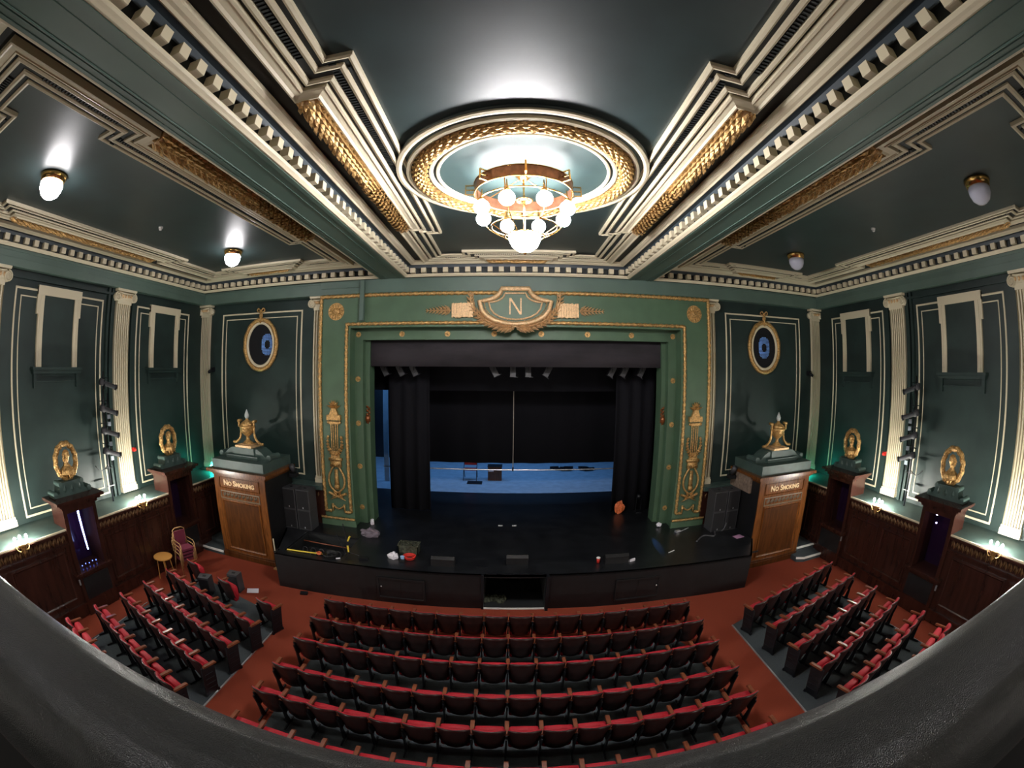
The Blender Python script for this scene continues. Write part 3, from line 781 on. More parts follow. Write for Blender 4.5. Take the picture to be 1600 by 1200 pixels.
# stage floor in strips around the trough on the left
def flo(poly): b.prism(poly, lambda u, v, h: (u, v, h), SZ - .05, SZ)
flo([(-6.42, 9.46), (-4.55, 9.56), (-4.55, 9.83), (-6.42, 9.83)])
flo([(-6.53, 9.83), (-6.28, 9.83), (-6.28, 11.45), (-7.06, 11.45)])
flo([(-4.55, 9.56), (-3.8, 9.60), (-.80, 9.66), (.72, 9.66), (3.9, 9.58), (6.46, 9.40), (7.12, 10.49), (7.12, 12.4), (-4.55, 12.4)])
flo([(-7.15, 11.45), (-4.55, 11.45), (-4.55, 12.4), (-7.15, 12.4)])
b.box(-9.5, 9.5, 12.4, 17.15, SZ - .05, SZ)
so = struct(b, 'floor_stage', 'stage')
b = MB().box(-9.5, 9.5, 17.15, 23.6, SZ - .06, SZ - .005); struct(b, 'floor_stage_rear', 'bluefl')
t = thing('stage_apron', 'black painted stage front wall with open hatch at the middle', 'stage front', (0, 9.6, 0))
b = MB()
def wallseg(p, q, z0, z1, th=.06):
    p, q = Vector((*p, 0)), Vector((*q, 0)); d = (q - p).normalized(); n_ = Vector((-d.y, d.x, 0))
    b.add([p + Vector((0, 0, z0)), q + Vector((0, 0, z0)), q + Vector((0, 0, z1)), p + Vector((0, 0, z1)), p + n_ * th + Vector((0, 0, z0)), q + n_ * th + Vector((0, 0, z0)), q + n_ * th + Vector((0, 0, z1)), p + n_ * th + Vector((0, 0, z1))],
          [(0, 1, 2, 3), (4, 7, 6, 5), (0, 4, 5, 1), (3, 2, 6, 7), (0, 3, 7, 4), (1, 5, 6, 2)])
for i in (0, 1, 3, 4): wallseg(FP[i], FP[i + 1], 0, SZ)
wallseg((-7.05, 11.4), (-6.42, 9.46), 0, SZ); wallseg((6.46, 9.40), (7.15, 10.5), 0, SZ)
wallseg((-.80, 9.66), (.72, 9.66), SZ - .08, SZ)
b.box(-6.6, 6.9, 9.72, 9.74, SZ - .1, SZ - .05)
b.build('facing', 'black', t)
MB().box(-.86, -.80, 9.60, 9.70, 0, SZ + .01).build('hatch_post', 'iron', t); MB().box(.72, .80, 9.52, 9.70, 0, SZ + .01).build('hatch_post', 'iron', t)
for x in (-.62, -.22, .18, .56): MB().box(x - .13, x + .13, 9.70, 9.78, SZ, SZ + .02).build('cover_plate', 'iron', t)
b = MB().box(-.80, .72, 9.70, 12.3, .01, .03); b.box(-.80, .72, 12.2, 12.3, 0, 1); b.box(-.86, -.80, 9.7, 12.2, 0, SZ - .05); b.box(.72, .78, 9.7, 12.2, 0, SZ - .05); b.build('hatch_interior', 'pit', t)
b = MB().box(-.80, .72, 9.62, 9.66, 0, .035); b.build('hatch_sill', 'white', t)
random.seed(3)
b = MB()
for k in range(40): b.obox((-.55 + random.gauss(0, .14), 9.95 + random.random() * .25, .05 + random.random() * .04), (.06 * random.random(), .04, .01), (-.02, .04, .02), (0, .01, .015))
o = b.build('dust_sheet', 'clear', loc=(-.5, 10, .03)); tag(o, 'crumpled pale plastic lying inside the open stage hatch', 'plastic sheet')
for x0, x1, yy, kx in ((-3.5, -2.25, 9.605, -3.38), (2.5, 3.72, 9.60, 3.62)):
    b = MB(); F = lambda u, v, h, yy=yy: (u, yy + (abs(u) > 0) * 0 - h, v)
    b.sweep([(x0, .14), (x1, .14), (x1, .80), (x0, .80)], [(0, 0), (0, .04), (.05, .04), (.06, .01)], F); b.prism([(x0, .14), (x1, .14), (x1, .80), (x0, .80)], F, 0, .012)
    b.box((x0 + x1) / 2 - .004, (x0 + x1) / 2 + .004, yy - .02, yy, .2, .74)
    hd = b.build('access_door', 'black', t)
    MB().ball((kx, yy - .05, .52), .022, 8, 6).build('knob', 'steel', hd, True)
# stage house
b = MB().box(-9.8, -9.5, 13.17, 23.9, SZ, 9.4); struct(b, 'wall_stage_left', 'black')
b = MB().box(9.5, 9.8, 13.17, 23.9, SZ, 9.4); struct(b, 'wall_stage_right', 'black')
b = MB().box(-9.5, 9.5, 23.6, 23.9, SZ, 9.4); struct(b, 'wall_stage_rear', 'black')
b = MB().box(-9.8, 9.8, 13.17, 23.9, 9.4, 9.6); struct(b, 'ceiling_stage', 'black')
# trough with rack of hoops
t = thing('stage_trough', 'open black trough in the front left of the stage with hoop rack', 'trough', (-5.4, 10.6, .5))
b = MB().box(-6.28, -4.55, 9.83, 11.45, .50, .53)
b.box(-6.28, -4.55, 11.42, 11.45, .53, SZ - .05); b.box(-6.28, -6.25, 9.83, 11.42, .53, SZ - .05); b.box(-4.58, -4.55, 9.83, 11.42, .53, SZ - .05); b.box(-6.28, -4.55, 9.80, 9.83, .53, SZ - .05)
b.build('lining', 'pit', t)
for k in range(6):
    x = -6.0 + k * .27
    MB().tube([(x + .075 * cos(a) , 10.62, .80 + (.075 * sin(a) if a <= PI else 0)) if True else 0 for a in [PI * i / 8 for i in range(9)]] + [(x - .075, 10.45, .56)], .014, 6).build('hoop', 'box', t, True)
    MB().tube([(x + .075, 10.62, .80), (x + .075, 10.45, .56)], .014, 6).build('hoop_leg', 'box', t, True)
b = MB().tube([(-6.18, 10.95, .93), (-4.55, 10.85, .93)], .018, 8); o = b.build('rail', 'arm', t, True)
b = MB().tube([(-6.2, 9.86, 1.05), (-5.02, 9.97, 1.05)], .02, 8); o = b.build('yellow_pole', 'yellow', loc=(-5.6, 9.9, 1.05)); tag(o, 'yellow pole lying along the front edge of the stage trough', 'pole')
b = MB()
for k in range(5):
    r_ = .16 + .012 * k; b.tube([(-4.87 + r_ * cos(a), 9.93 + r_ * sin(a), 1.05 + .018 * k) for a in [2 * PI * i / 24 for i in range(24)]], .014, 6, closed=True)
o = b.build('cable_coil', 'cable', loc=(-4.87, 9.93, SZ), smooth=True); tag(o, 'coil of black cable at the left stage edge beside the yellow pole', 'cable')
b = MB()
for k in range(3): b.tube([(-5.2 + .06 * cos(a) * (1 + k * .1), 9.90 + .05 * sin(a), 1.07 + .02 * k) for a in [2 * PI * i / 12 for i in range(12)]], .012, 5, closed=True)
o = b.build('tape_roll', 'orange', loc=(-5.2, 9.9, 1.05)); tag(o, 'small orange tape roll on the yellow pole', 'tape')
# microphone boom stand folded
t = thing('microphone_stand', 'folded black stand with yellow tape at the left stage edge', 'stand', (-4.4, 10.1, SZ))
MB().tube([(-4.38, 10.12, 1.10), (-4.52, 10.2, 1.95)], .016, 6).build('pole', 'iron', t)
MB().tube([(-4.5, 10.14, 1.10), (-4.72, 10.2, 1.62)], .014, 6).build('pole', 'iron', t)
MB().tube([(-4.40, 10.12, 1.16), (-4.42, 10.15, 1.34)], .026, 8).build('tape_wrap', 'yellow', t)
MB().tube([(-4.42, 10.18, 1.46), (-4.35, 10.2, 1.60)], .024, 8).build('tape_wrap', 'yellow', t)
for k in range(3):
    a = 2 * PI * k / 3 + .4; MB().tube([(-4.38, 10.12, 1.15), (-4.38 + .28 * cos(a), 10.12 + .22 * sin(a), 1.045)], .012, 6).build('foot', 'iron', t)
for x, y in ((-4.6, 9.98), (-4.48, 9.9), (-4.25, 9.88)):
    pass
b = MB().obox((-4.62, 9.85, 1.05), (.05, .03, 0), (-.012, .02, 0), (0, 0, .01)); o = b.build('tape_scrap', 'paper', loc=(-4.62, 9.85, SZ)); tag(o, 'torn white tape scrap on the stage edge under the folded stand', 'tape')
b = MB().obox((-3.95, 10.05, 1.07), (.12, .03, 0), (-.02, .08, 0), (0, 0, .03)); b.tube([(-4.05, 10.0, 1.06), (-3.8, 10.05, 1.09), (-3.82, 10.15, 1.06)], .01, 5)
o = b.build('small_clamp', 'iron', loc=(-3.95, 10.05, SZ)); tag(o, 'small black clamp on the stage edge right of the folded stand', 'clamp')

def crumple(name, c, r, m, n=9, seed=1, sz=.6, **tg):
    rnd = random.Random(seed); b = MB().ball(c, 1, 14, 9)
    vs = []
    for v in b.v:
        d = Vector(v) - Vector(c); k = 1 + .28 * math.sin(d.x * 5 + seed) * math.cos(d.y * 6 + seed * 2) + rnd.uniform(-.12, .12)
        q = d * k; vs.append((c[0] + q.x * r[0], c[1] + q.y * r[1], max(SZ + .002, c[2] + q.z * r[2])))
    b.v = vs; o = b.build(name, m, loc=(c[0], c[1], SZ)); tag(o, **tg); return o
crumple('bag', (-4.28, 11.75, 1.12), (.30, .2, .13), 'pinkgrey', seed=2, label='grey violet cloth bag at the foot of the left arch leg', cat='bag')
crumple('cloth', (-3.22, 10.35, 1.09), (.15, .13, .10), 'paper', seed=4, label='crumpled pale cloth on the stage beside the clear crate', cat='cloth')
crumple('bag', (3.66, 14.25, 1.24), (.16, .13, .23), 'orange', seed=6, label='orange carrier bag on the stage floor before the right side curtain', cat='bag')
crumple('towel', (-4.52, 12.75, 1.12), (.07, .08, .10), 'paper', seed=8, label='white rag at the inner base of the left arch leg', cat='rag')
crumple('towel', (4.62, 12.6, 1.10), (.09, .1, .07), 'paper', seed=9, label='white rag at the inner base of the right arch leg', cat='rag')
t = thing('crate', 'clouded clear plastic crate standing on the front left of the stage', 'crate', (-2.86, 10.75, SZ))
b = MB()
for (x0, x1, y0, y1) in ((-3.14, -2.6, 10.62, 10.64), (-3.14, -2.6, 10.96, 10.98), (-3.14, -3.12, 10.62, 10.98), (-2.62, -2.6, 10.62, 10.98)): b.box(x0, x1, y0, y1, SZ, SZ + .27)
b.box(-3.14, -2.6, 10.62, 10.98, SZ, SZ + .02); b.build('tub', 'clear', t)
b = MB().box(-3.16, -2.58, 10.60, 11.0, SZ + .27, SZ + .29); b.build('lid', 'clear', t)
b = MB()
for k in range(4):
    r_ = .13 + .01 * k; b.tube([(-2.78 + r_ * cos(a), 10.38 + r_ * sin(a), SZ + .03 + .022 * k) for a in [2 * PI * i / 20 for i in range(20)]], .018, 6, closed=True)
o = b.build('cable_coil', 'redp', loc=(-2.78, 10.38, SZ), smooth=True); tag(o, 'coiled red cable on the stage in front of the clear crate', 'cable')
b = MB().box(-3.02, -2.86, 10.14, 10.24, SZ, SZ + .05); o = b.build('small_box', 'black', loc=(-2.94, 10.2, SZ)); tag(o, 'small black box below the blue tape roll near the crate', 'box')
b = MB().lathe((-2.94, 10.26, SZ), [(.05, .05), (.06, .12), (.03, .13)], 12); o = b.build('tape_roll', mat('pale_blue_tape', (.3, .5, .75), .5), loc=(-2.94, 10.26, SZ)); tag(o, 'small pale blue roll beside the red cable coil', 'tape')
for x, y, wx, lb in ((-1.86, 10.22, .30, 'black floor monitor wedge on the stage front, left of the hatch'), (.02, 10.45, .28, 'black floor monitor wedge on the stage just behind the hatch'), (2.60, 10.28, .32, 'black floor monitor wedge on the stage front right, beside a paper cup')):
    t = thing('monitor_wedge', lb, 'speaker', (x, y, SZ), 'floor monitor wedges on the stage')
    pr = [(y - .17, SZ), (y + .17, SZ), (y + .17, SZ + .10), (y - .08, SZ + .26), (y - .17, SZ + .20)]
    MB().prism(pr, lambda u, v, h: (h, u, v), x - wx, x + wx).build('cabinet', 'black', t)
    b = MB(); b.add([(x - wx + .03, y + .16, SZ + .112), (x + wx - .03, y + .16, SZ + .112), (x + wx - .03, y - .07, SZ + .266), (x - wx + .03, y - .07, SZ + .266)], [(0, 1, 2, 3)]); b.build('grille', 'grill', t)
t = thing('paper_cup', 'red paper cup with white lid on the stage front right', 'cup', (2.12, 10.25, SZ))
MB().lathe((2.12, 10.25, SZ), [(.035, 0), (.05, .14)], 16).build('cup', 'redp', t, True)
MB().lathe((2.12, 10.25, SZ), [(.055, .14), (.055, .16), (.04, .175)], 16).build('lid', 'white', t, True)
b = MB().box(2.80, 2.95, 10.16, 10.22, SZ, SZ + .05); b.obox((3.05, 10.2, SZ + .03), (.08, .03, 0), (0, .03, 0), (0, 0, .03)); o = b.build('small_bottles', 'paper', loc=(2.9, 10.2, SZ)); tag(o, 'small pale packet on the stage beside the right floor monitor', 'packet')
b = MB().box(-1.0, -.72, 10.05, 10.13, SZ, SZ + .04); o = b.build('power_strip', 'iron', loc=(-.86, 10.1, SZ)); tag(o, 'black power strip on the stage edge above the hatch left corner', 'power strip')
b = MB().tube([(4.20, 10.45, SZ + .012), (4.42, 10.57, SZ + .012)], .012, 6); o = b.build('pen', 'white', loc=(4.3, 10.5, SZ)); tag(o, 'white stick lying alone on the right front of the stage floor', 'stick')
for x, y, lb in ((-.46, 13.3, 'left of the two small white marks at mid stage'), (-.02, 13.3, 'right of the two small white marks at mid stage')):
    b = MB().obox((x, y, SZ + .004), (.07, 0, 0), (0, .05, 0), (0, 0, .003)); o = b.build('floor_mark', 'white', loc=(x, y, SZ)); tag(o, lb, 'tape mark', 'white tape marks at mid stage')
b = MB().tube(cat_curve([(5.3, 10.95, 1.05), (5.7, 11.3, 1.06), (6.05, 11.2, 1.05), (6.3, 11.7, 1.06), (6.5, 11.5, 1.06), (6.62, 11.52, 1.3)], 8), .03, 8); o = b.build('cable_bundle', 'box', loc=(6, 11.3, SZ), smooth=True); tag(o, 'grey taped cable bundle running to the right speaker stack', 'cable')
b = MB().obox((6.78, 10.86, SZ + .006), (.15, .02, 0), (-.02, .12, 0), (0, 0, .005)); o = b.build('leaflet', mat('pink_leaflet', (.42, .22, .36), .7), loc=(6.78, 10.86, SZ)); tag(o, 'pinkish leaflet on the stage floor against the right oak pylon', 'leaflet')
b = MB().obox((5.05, 11.95, SZ + .03), (.08, .02, 0), (-.02, .04, 0), (0, 0, .03)); b.tube([(5.1, 11.9, 1.05), (5.5, 12.1, 1.07)], .015, 6); o = b.build('connector', 'steel', loc=(5.05, 11.95, SZ)); tag(o, 'small metal connector on the floor beside the right arch leg', 'connector')

# speaker stacks
for sg, nm in ((-1, 'left'), (1, 'right')):
    for col in range(2):
        for row in range(2):
            x0 = (-7.12 + col * .50) if sg < 0 else (6.08 + col * .50); x1 = x0 + .46; z0 = SZ + row * .66; z1 = z0 + .65; y0, y1 = 11.55, 12.1
            lb = '%s black loudspeaker cabinet in the %s column of the stack %s of the arch' % (('lower', 'upper')[row], ('left', 'right')[col], nm)
            t = thing('loudspeaker', lb, 'speaker', ((x0 + x1) / 2, y0, z0), 'stacked loudspeakers beside the arch')
            MB().box(x0, x1, y0, y1, z0, z1).build('cabinet', 'box', t)
            MB().box(x0 + .03, x1 - .03, y0 - .012, y0, z0 + .03, z1 - .03).build('grille', 'grill', t)
            MB().box((x0 + x1) / 2 - .015, (x0 + x1) / 2 + .015, y0 - .02, y0 - .012, z0 + .05, z0 + .10).build('badge', 'steel', t)
            if row: MB().lathe(((x0 + x1) / 2, y0 + .25, z1), [(.05, 0), (.05, .02), (.02, .03)], 12).build('pole_cup', 'iron', t)

# ---------------------------------------------------------------- stage drapes and rig
def drape(name, x0, x1, y, z0, z1, amp, per, m, label, cat, seed=0, yslope=0):
    n = int((x1 - x0) / per * 8); b = MB(); vs = []
    for z, sw in ((z0, 1), ((z0 + z1) / 2, .8), (z1, .5)):
        for i in range(n + 1):
            x = x0 + (x1 - x0) * i / n
            vs.append((x, y + yslope * (x - x0) + amp * sw * sin(2 * PI * x / per + seed) + amp * .3 * sin(5.3 * x / per + seed), z))
    b.v = vs
    for r_ in range(2):
        for i in range(n): b.f.append((r_ * (n + 1) + i, r_ * (n + 1) + i + 1, (r_ + 1) * (n + 1) + i + 1, (r_ + 1) * (n + 1) + i))
    o = b.build(name, m, loc=((x0 + x1) / 2, y, z0), smooth=True)
    sm = o.modifiers.new('thick', 'SOLIDIFY'); sm.thickness = .012
    return tag(o, label, cat)
drape('valance', -4.68, 4.78, 13.2, 6.08, 7.0, .01, 1.5, 'vel', 'wide flat black valance across the top of the stage opening', 'valance')
drape('border_curtain', -6.5, 6.5, 15.2, 5.25, 9.42, .02, .9, 'cloth', 'black border curtain hanging across behind the row of stage lamps', 'curtain')
drape('leg_curtain', -4.36, -2.92, 14.6, SZ + .01, 9.42, .06, .45, 'cloth', 'tall black pleated side curtain on the left of the stage', 'curtain')
drape('leg_curtain', 3.38, 4.85, 14.5, SZ + .01, 9.42, .06, .45, 'cloth', 'tall black pleated side curtain on the right of the stage', 'curtain', 2)
drape('leg_curtain', 4.6, 8.5, 15.4, SZ + .01, 9.42, .05, .5, 'cloth', 'black curtain hanging deeper in the right wing of the stage', 'curtain', 1)
drape('backdrop', -4.6, 7.5, 17.0, 2.32, 9.42, .03, 1.1, 'cloth', 'wide black backdrop raised above the blue lit rear floor', 'backdrop')
drape('leg_curtain', 4.35, 7.5, 17.4, SZ + .01, 9.42, .05, .5, 'cloth', 'black curtain right of the blue lit rear floor', 'curtain', 1)
b = MB().tube([(-4.95, 15.9, 2.30), (3.9, 15.9, 2.30)], .022, 8)
t = thing('hanging_bar', 'long pale horizontal bar hanging low across the rear of the stage on a rope', 'bar', (0, 15.9, 2.3))
b.build('bar', 'steel', t)
MB().tube([(-.06, 15.9, 2.32), (-.06, 15.9, 9.42)], .014, 6).build('rope', 'rope', t)
MB().box(-.09, -.03, 15.86, 15.94, 2.26, 2.40).build('clamp', 'iron', t)
t = thing('lamp_bar', 'horizontal pipe carrying the stage lamps under the valance', 'bar', (0, 13.9, 6.2))
MB().tube([(-4.5, 13.9, 6.22), (4.6, 13.9, 6.22)], .025, 8).build('pipe', 'iron', t)
for x in (-4.2, 0, 4.2): MB().tube([(x, 13.9, 6.24), (x, 13.9, 9.42)], .008, 5).build('suspension_cable', 'iron', t)
names = ['far left', 'second from left', 'third from left', 'fourth from left', 'fifth from left, upright', 'sixth from left, upright', 'seventh from left', 'eighth from left', 'ninth from left', 'far right']
for k, (x, tilt) in enumerate(((-4.28, .5), (-3.75, .5), (-3.3, .5), (-.72, .5), (-.12, 0), (.36, 0), (.98, -.5), (3.08, -.5), (3.5, -.5), (4.1, -.5))):
    t = thing('stage_lamp', '%s of the ten stage lamps hanging beneath the black valance' % names[k], 'stage lamp', (x, 13.9, 5.85), 'stage lamps below the valance')
    d = Vector((sin(tilt), -.1, -cos(tilt))).normalized(); c = Vector((x, 13.9, 5.96)); sd = d.cross(Vector((0, 1, 0))).normalized()
    p0 = c - d * .17; b = MB().obox(c, sd * .085, Vector((0, .10, 0)), d * .17); b.obox(c + d * .18, sd * .095, Vector((0, .11, 0)), d * .012)
    for q in (-.1, -.05, 0, .05, .1): b.obox(c + d * q, sd * .09, Vector((0, .105, 0)), d * .006)
    b.build('housing', 'box', t)
    MB().tube([c + Vector((0, -.12, 0)), c + Vector((0, -.12, .17)), c + Vector((0, .12, .17)), c + Vector((0, .12, 0))], .01, 5).build('yoke', 'iron', t)
    MB().obox(c + d * .20 + sd * .10, sd * .05, Vector((0, .08, 0)), d * .006).build('barn_door', 'iron', t)
    MB().box(x - .025, x + .025, 13.87, 13.93, 6.11, 6.24).build('clamp', 'steel', t)
t = thing('added_floor_spot', 'added small black floor spotlight by the right side curtain throwing a blue streak', 'spotlight', (4.35, 14.15, SZ))  # made-up lamp for the streak of light through the curtain gap
MB().box(4.25, 4.45, 14.1, 14.3, SZ, SZ + .04).build('foot', 'iron', t)
MB().tube([(4.36, 14.32, 1.66), (4.33, 14.12, 1.62)], .08, 12).build('housing', 'iron', t, True)
MB().tube([(4.26, 14.2, SZ + .04), (4.26, 14.2, 1.64), (4.44, 14.2, 1.64), (4.44, 14.2, SZ + .04)], .012, 6).build('yoke', 'iron', t)
_d = Vector((4.08, 11.1, 1.03)) - Vector((4.32, 14.05, 1.60))
lamp('added_floor_spot_light', 'SPOT', (4.32, 14.05, 1.60), 420, (.12, .35, 1), .02, _d.to_track_quat('-Z', 'Y').to_euler(), cone=math.radians(5.5))  # added to lay the blue streak on the stage floor
# tall lit strip seen in the left wing and rear furniture
b = MB().box(-5.66, -5.44, 18.4, 18.46, SZ, 6.9); o = b.build('scenery_flat', 'bluefl', loc=(-5.55, 18.4, SZ)); tag(o, 'narrow blue lit scenery flat seen through the gap at stage left', 'scenery flat')
t = thing('folding_chair', 'red folding chair standing on the blue lit rear stage floor', 'chair', (-1.85, 19.4, SZ))
MB().box(-2.2, -1.62, 19.2, 19.6, SZ + .45, SZ + .49).build('seat', 'redp', t)
MB().box(-2.2, -1.62, 19.6, 19.63, SZ + .62, SZ + .95).build('backrest', 'redp', t)
for sx in (-2.2, -1.62): MB().tube([(sx, 19.0, SZ + .02), (sx, 19.2, SZ + .5), (sx, 19.62, SZ + .95)], .015, 6).build('leg', 'iron', t); MB().tube([(sx, 19.7, SZ + .02), (sx, 19.3, SZ + .5)], .015, 6).build('leg', 'iron', t)
b = MB().box(-2.0, -1.35, 18.5, 18.95, SZ, SZ + .03); o = b.build('floor_mat', 'iron', loc=(-1.7, 18.7, SZ)); tag(o, 'flat dark case on the blue floor below the red chair', 'case')
t = thing('side_cabinet', 'small dark wooden cabinet on the blue lit rear stage floor', 'cabinet', (-.8, 19.4, SZ))
MB().box(-1.12, -.50, 19.2, 19.7, SZ, SZ + .62).build('carcass', 'oakd', t); MB().box(-1.14, -.48, 19.18, 19.72, SZ + .62, SZ + .65).build('top', 'iron', t); MB().box(-1.09, -.86, 19.185, 19.2, SZ + .42, SZ + .5).build('label_plate', 'paper', t)
b = MB()
for k in range(14): b.obox((3.0 + random.uniform(-.9, .9), 21.2 + random.uniform(-.4, .4), SZ + .08), (.22, .04 * random.uniform(-1, 1), 0), (0, .06, 0), (0, 0, .05))
o = b.build('cable_heap', 'cable', loc=(3, 21.2, SZ)); tag(o, 'low heap of black cables on the rear right of the blue floor', 'cables', kind='stuff')

# ---------------------------------------------------------------- oak pylons with urns
def text_obj(body, size, loc, parent, m, rot=(PI / 2, 0, 0), ext=.008, small=True):
    cu = bpy.data.curves.new('lettering', 'FONT'); cu.body = body; cu.size = size; cu.extrude = ext; cu.align_x = 'CENTER'; cu.align_y = 'CENTER'; cu.offset = .006
    cu.small_caps_scale = .76
    if small:
        for i, ch in enumerate(body): cu.body_format[i].use_small_caps = True
    o = bpy.data.objects.new('tmp', cu); COL.objects.link(o)
    bpy.context.view_layer.update()
    me = bpy.data.meshes.new_from_object(o.evaluated_get(bpy.context.evaluated_depsgraph_get()))
    bpy.data.objects.remove(o)
    me.materials.clear(); me.materials.append(M[m])
    n = nobj('lettering', me); n.rotation_euler = rot; n.parent = parent; n.location = Vector(loc) - origin(parent)
    return n
for sg, nm in ((-1, 'left'), (1, 'right')):
    x0, x1 = (-9.15, -7.12) if sg < 0 else (7.12, 9.22); xc = (x0 + x1) / 2; y0 = 10.5; y1 = 12.3
    t = thing('oak_pylon', 'tall polished oak pylon lettered No Smoking on the %s of the stage' % nm, 'pylon', (xc, y0, 0), 'oak pylons beside the stage')
    MB().box(x0, x1, y0 + .03, y1, 0, 2.78).build('body', 'oak', t)
    xi = x1 if sg < 0 else x0
    MB().box(xi - .012, xi + .012, y0 + .06, y1, 0, 2.76).build('stage_side_cladding', 'black', t)
    b = MB().box(x0 - .02, x1 + .02, y0 - .02, y1, 0, .16); b.box(x0 - .01, x1 + .01, y0, y1, .16, .22); b.build('skirting', 'oakd', t)
    b = MB().sweep([(x0 + .26, .32), (x1 - .26, .32), (x1 - .26, 2.00), (x0 + .26, 2.00)], [(0, 0), (0, .03), (.03, .045), (.06, .02), (.08, 0)], fr_back(y0 + .03))
    b.build('panel_moulding', 'oak', t)
    MB().prism([(x0 + .33, .38), (x1 - .33, .38), (x1 - .33, 1.94), (x0 + .33, 1.94)], fr_back(y0 + .03), 0, .006).build('panel', 'oakd', t)
    b = MB().sweep([(x0 + .22, 2.36), (x1 - .22, 2.36), (x1 - .22, 2.72), (x0 + .22, 2.72)], [(0, 0), (0, .025), (.02, .03), (.03, 0)], fr_back(y0 + .03)); b.build('sign_moulding', 'oak', t)
    b = MB()
    k = 9
    for i in range(k):
        x = x0 + .32 + (x1 - x0 - .64) * (i + .5) / k
        leaf(b, (x - .03, y0 + .03, 2.08), (.15, 0, 1), (0, -1, 0), .17, .05); leaf(b, (x + .05, y0 + .03, 2.24), (-.3, 0, -1), (0, -1, 0), .14, .035)
    b.sweep([(x0 + .24, 2.03), (x1 - .24, 2.03), (x1 - .24, 2.28), (x0 + .24, 2.28)], [(0, 0), (0, .02), (.02, .025), (.03, 0)], fr_back(y0 + .03))
    b.build('carved_frieze', 'brown', t)
    b = MB().box(x0 - .02, x1 + .02, y0 - .0, y1, 2.76, 2.82); b.box(x0 - .07, x1 + .07, y0 - .06, y1, 2.82, 2.88); b.box(x0 - .16, x1 + .16, y0 - .16, y1, 2.88, 2.97)
    b.build('cornice', 'oak', t)
    text_obj('No Smoking', .235, (xc, y0 + .02, 2.54), t, 'goldp')
    # plinth
    t = thing('urn_plinth', 'grey green stepped plinth with scrolls on top of the %s oak pylon' % nm, 'plinth', (xc, y0, 2.97), 'plinths on the oak pylons')
    MB().box(x0 + .0, x1 - .0, y0 + .02, y1, 2.97, 3.26).build('slab', 'teal', t)
    xu = xc; yu = 11.3
    MB().box(xu - .62, xu + .62, yu - .45, yu + .45, 3.26, 3.38).build('step', 'teal', t)
    MB().box(xu - .42, xu + .42, yu - .34, yu + .34, 3.38, 3.60).build('die', 'teal', t)
    for s_ in (-1, 1):
        pr = [(xu + s_ * .42, 3.26), (xu + s_ * 1.0, 3.26), (xu + s_ * .98, 3.36), (xu + s_ * .80, 3.38), (xu + s_ * .66, 3.50), (xu + s_ * .52, 3.58), (xu + s_ * .42, 3.58)]
        b = MB().prism(pr, fr_back(yu), -.28, .28); b.tube([(xu + s_ * .95, yu - .30, 3.36), (xu + s_ * .95, yu + .30, 3.36)], .09, 12)
        fix_normals(b.build('scroll', 'teal', t))
    zu = 3.60
    t = thing('urn', 'gilded urn with pale flame finial on the %s oak pylon' % nm, 'urn', (xu, yu, zu), 'gilded urns on the oak pylons')
    b = MB().box(xu - .32, xu + .32, yu - .32, yu + .32, zu, zu + .07); b.box(xu - .2, xu + .2, yu - .2, yu + .2, zu + .07, zu + .10); b.build('foot_plate', 'goldp', t)
    MB().lathe((xu, yu, zu), [(.18, .10), (.15, .14), (.08, .20), (.05, .27), (.06, .32), (.12, .36), (.20, .44), (.24, .52), (.25, .58), (.27, .60), (.27, .64), (.24, .66)], 28).build('bowl', 'gold', t, True)
    MB().lathe((xu, yu, zu), [(.24, .66), (.19, .74), (.10, .80), (.05, .83), (.05, .87)], 28).build('lid', 'gold', t, True)
    MB().lathe((xu, yu, zu), [(.04, .87), (.075, .92), (.08, .97), (.05, 1.05), (.005, 1.15)], 16).build('flame_finial', mat('frosted_glass_%s' % nm, (.42, .45, .44), .3), t, True)
    for s_ in (-1, 1):
        b = MB().tube(cat_curve([(xu + s_ * .29, yu, zu + .66), (xu + s_ * .27, yu, zu + .45), (xu + s_ * .31, yu, zu + .26), (xu + s_ * .46, yu, zu + .12), (xu + s_ * .60, yu, zu + .10)], 6), [.03] * 8 + [.04] * 8 + [.045] * 9, 8)
        b.tube([(xu + s_ * .30, yu - .05, zu + .60), (xu + s_ * .30, yu - .05, zu + .82)], .04, 8); b.tube([(xu + s_ * .30, yu - .1, zu + .79), (xu + s_ * .30, yu + .1, zu + .79)], .045, 10)
        b.build('handle', 'gold', t, True)
    # small spotlight behind the pylon
    xl = (x1 + .25) if sg < 0 else (x0 - .25)
    t = thing('moving_light', 'small dark spotlight beside the %s oak pylon, above the speakers' % nm, 'spotlight', (xl, 12.0, 2.7))
    MB().box(xl - .12, xl + .12, 11.9, 12.14, 2.62, 2.74).build('base', 'iron', t)
    MB().tube([(xl, 12.0, 2.80), (xl + .02, 11.85, 3.02)], .09, 12).build('head', 'box', t, True)
    MB().tube([(xl - .13, 12.0, 2.74), (xl - .13, 12.0, 2.9), (xl + .13, 12.0, 2.9), (xl + .13, 12.0, 2.74)], .02, 6).build('yoke', 'iron', t)
b = MB().box(7.02, 7.10, 11.0, 12.3, 2.35, 2.95); o = b.build('plaster_block', mat('bare_plaster', (.22, .16, .12), .9, noise=.4, nscale=12), loc=(7.06, 11.6, 2.35)); tag(o, 'patch of bare pinkish plaster on the stage side of the right pylon', 'plaster')
# pale stick leaning on the left stage corner
t = thing('wooden_prop', 'pale wooden batten standing on a foot between left pylon and stage', 'batten', (-6.92, 10.3, 0))
MB().tube([(-6.98, 10.42, .04), (-7.0, 10.44, 1.02)], .022, 6).build('batten', 'cream', t); MB().box(-7.1, -6.86, 10.32, 10.46, 0, .04).build('foot', 'beech', t)

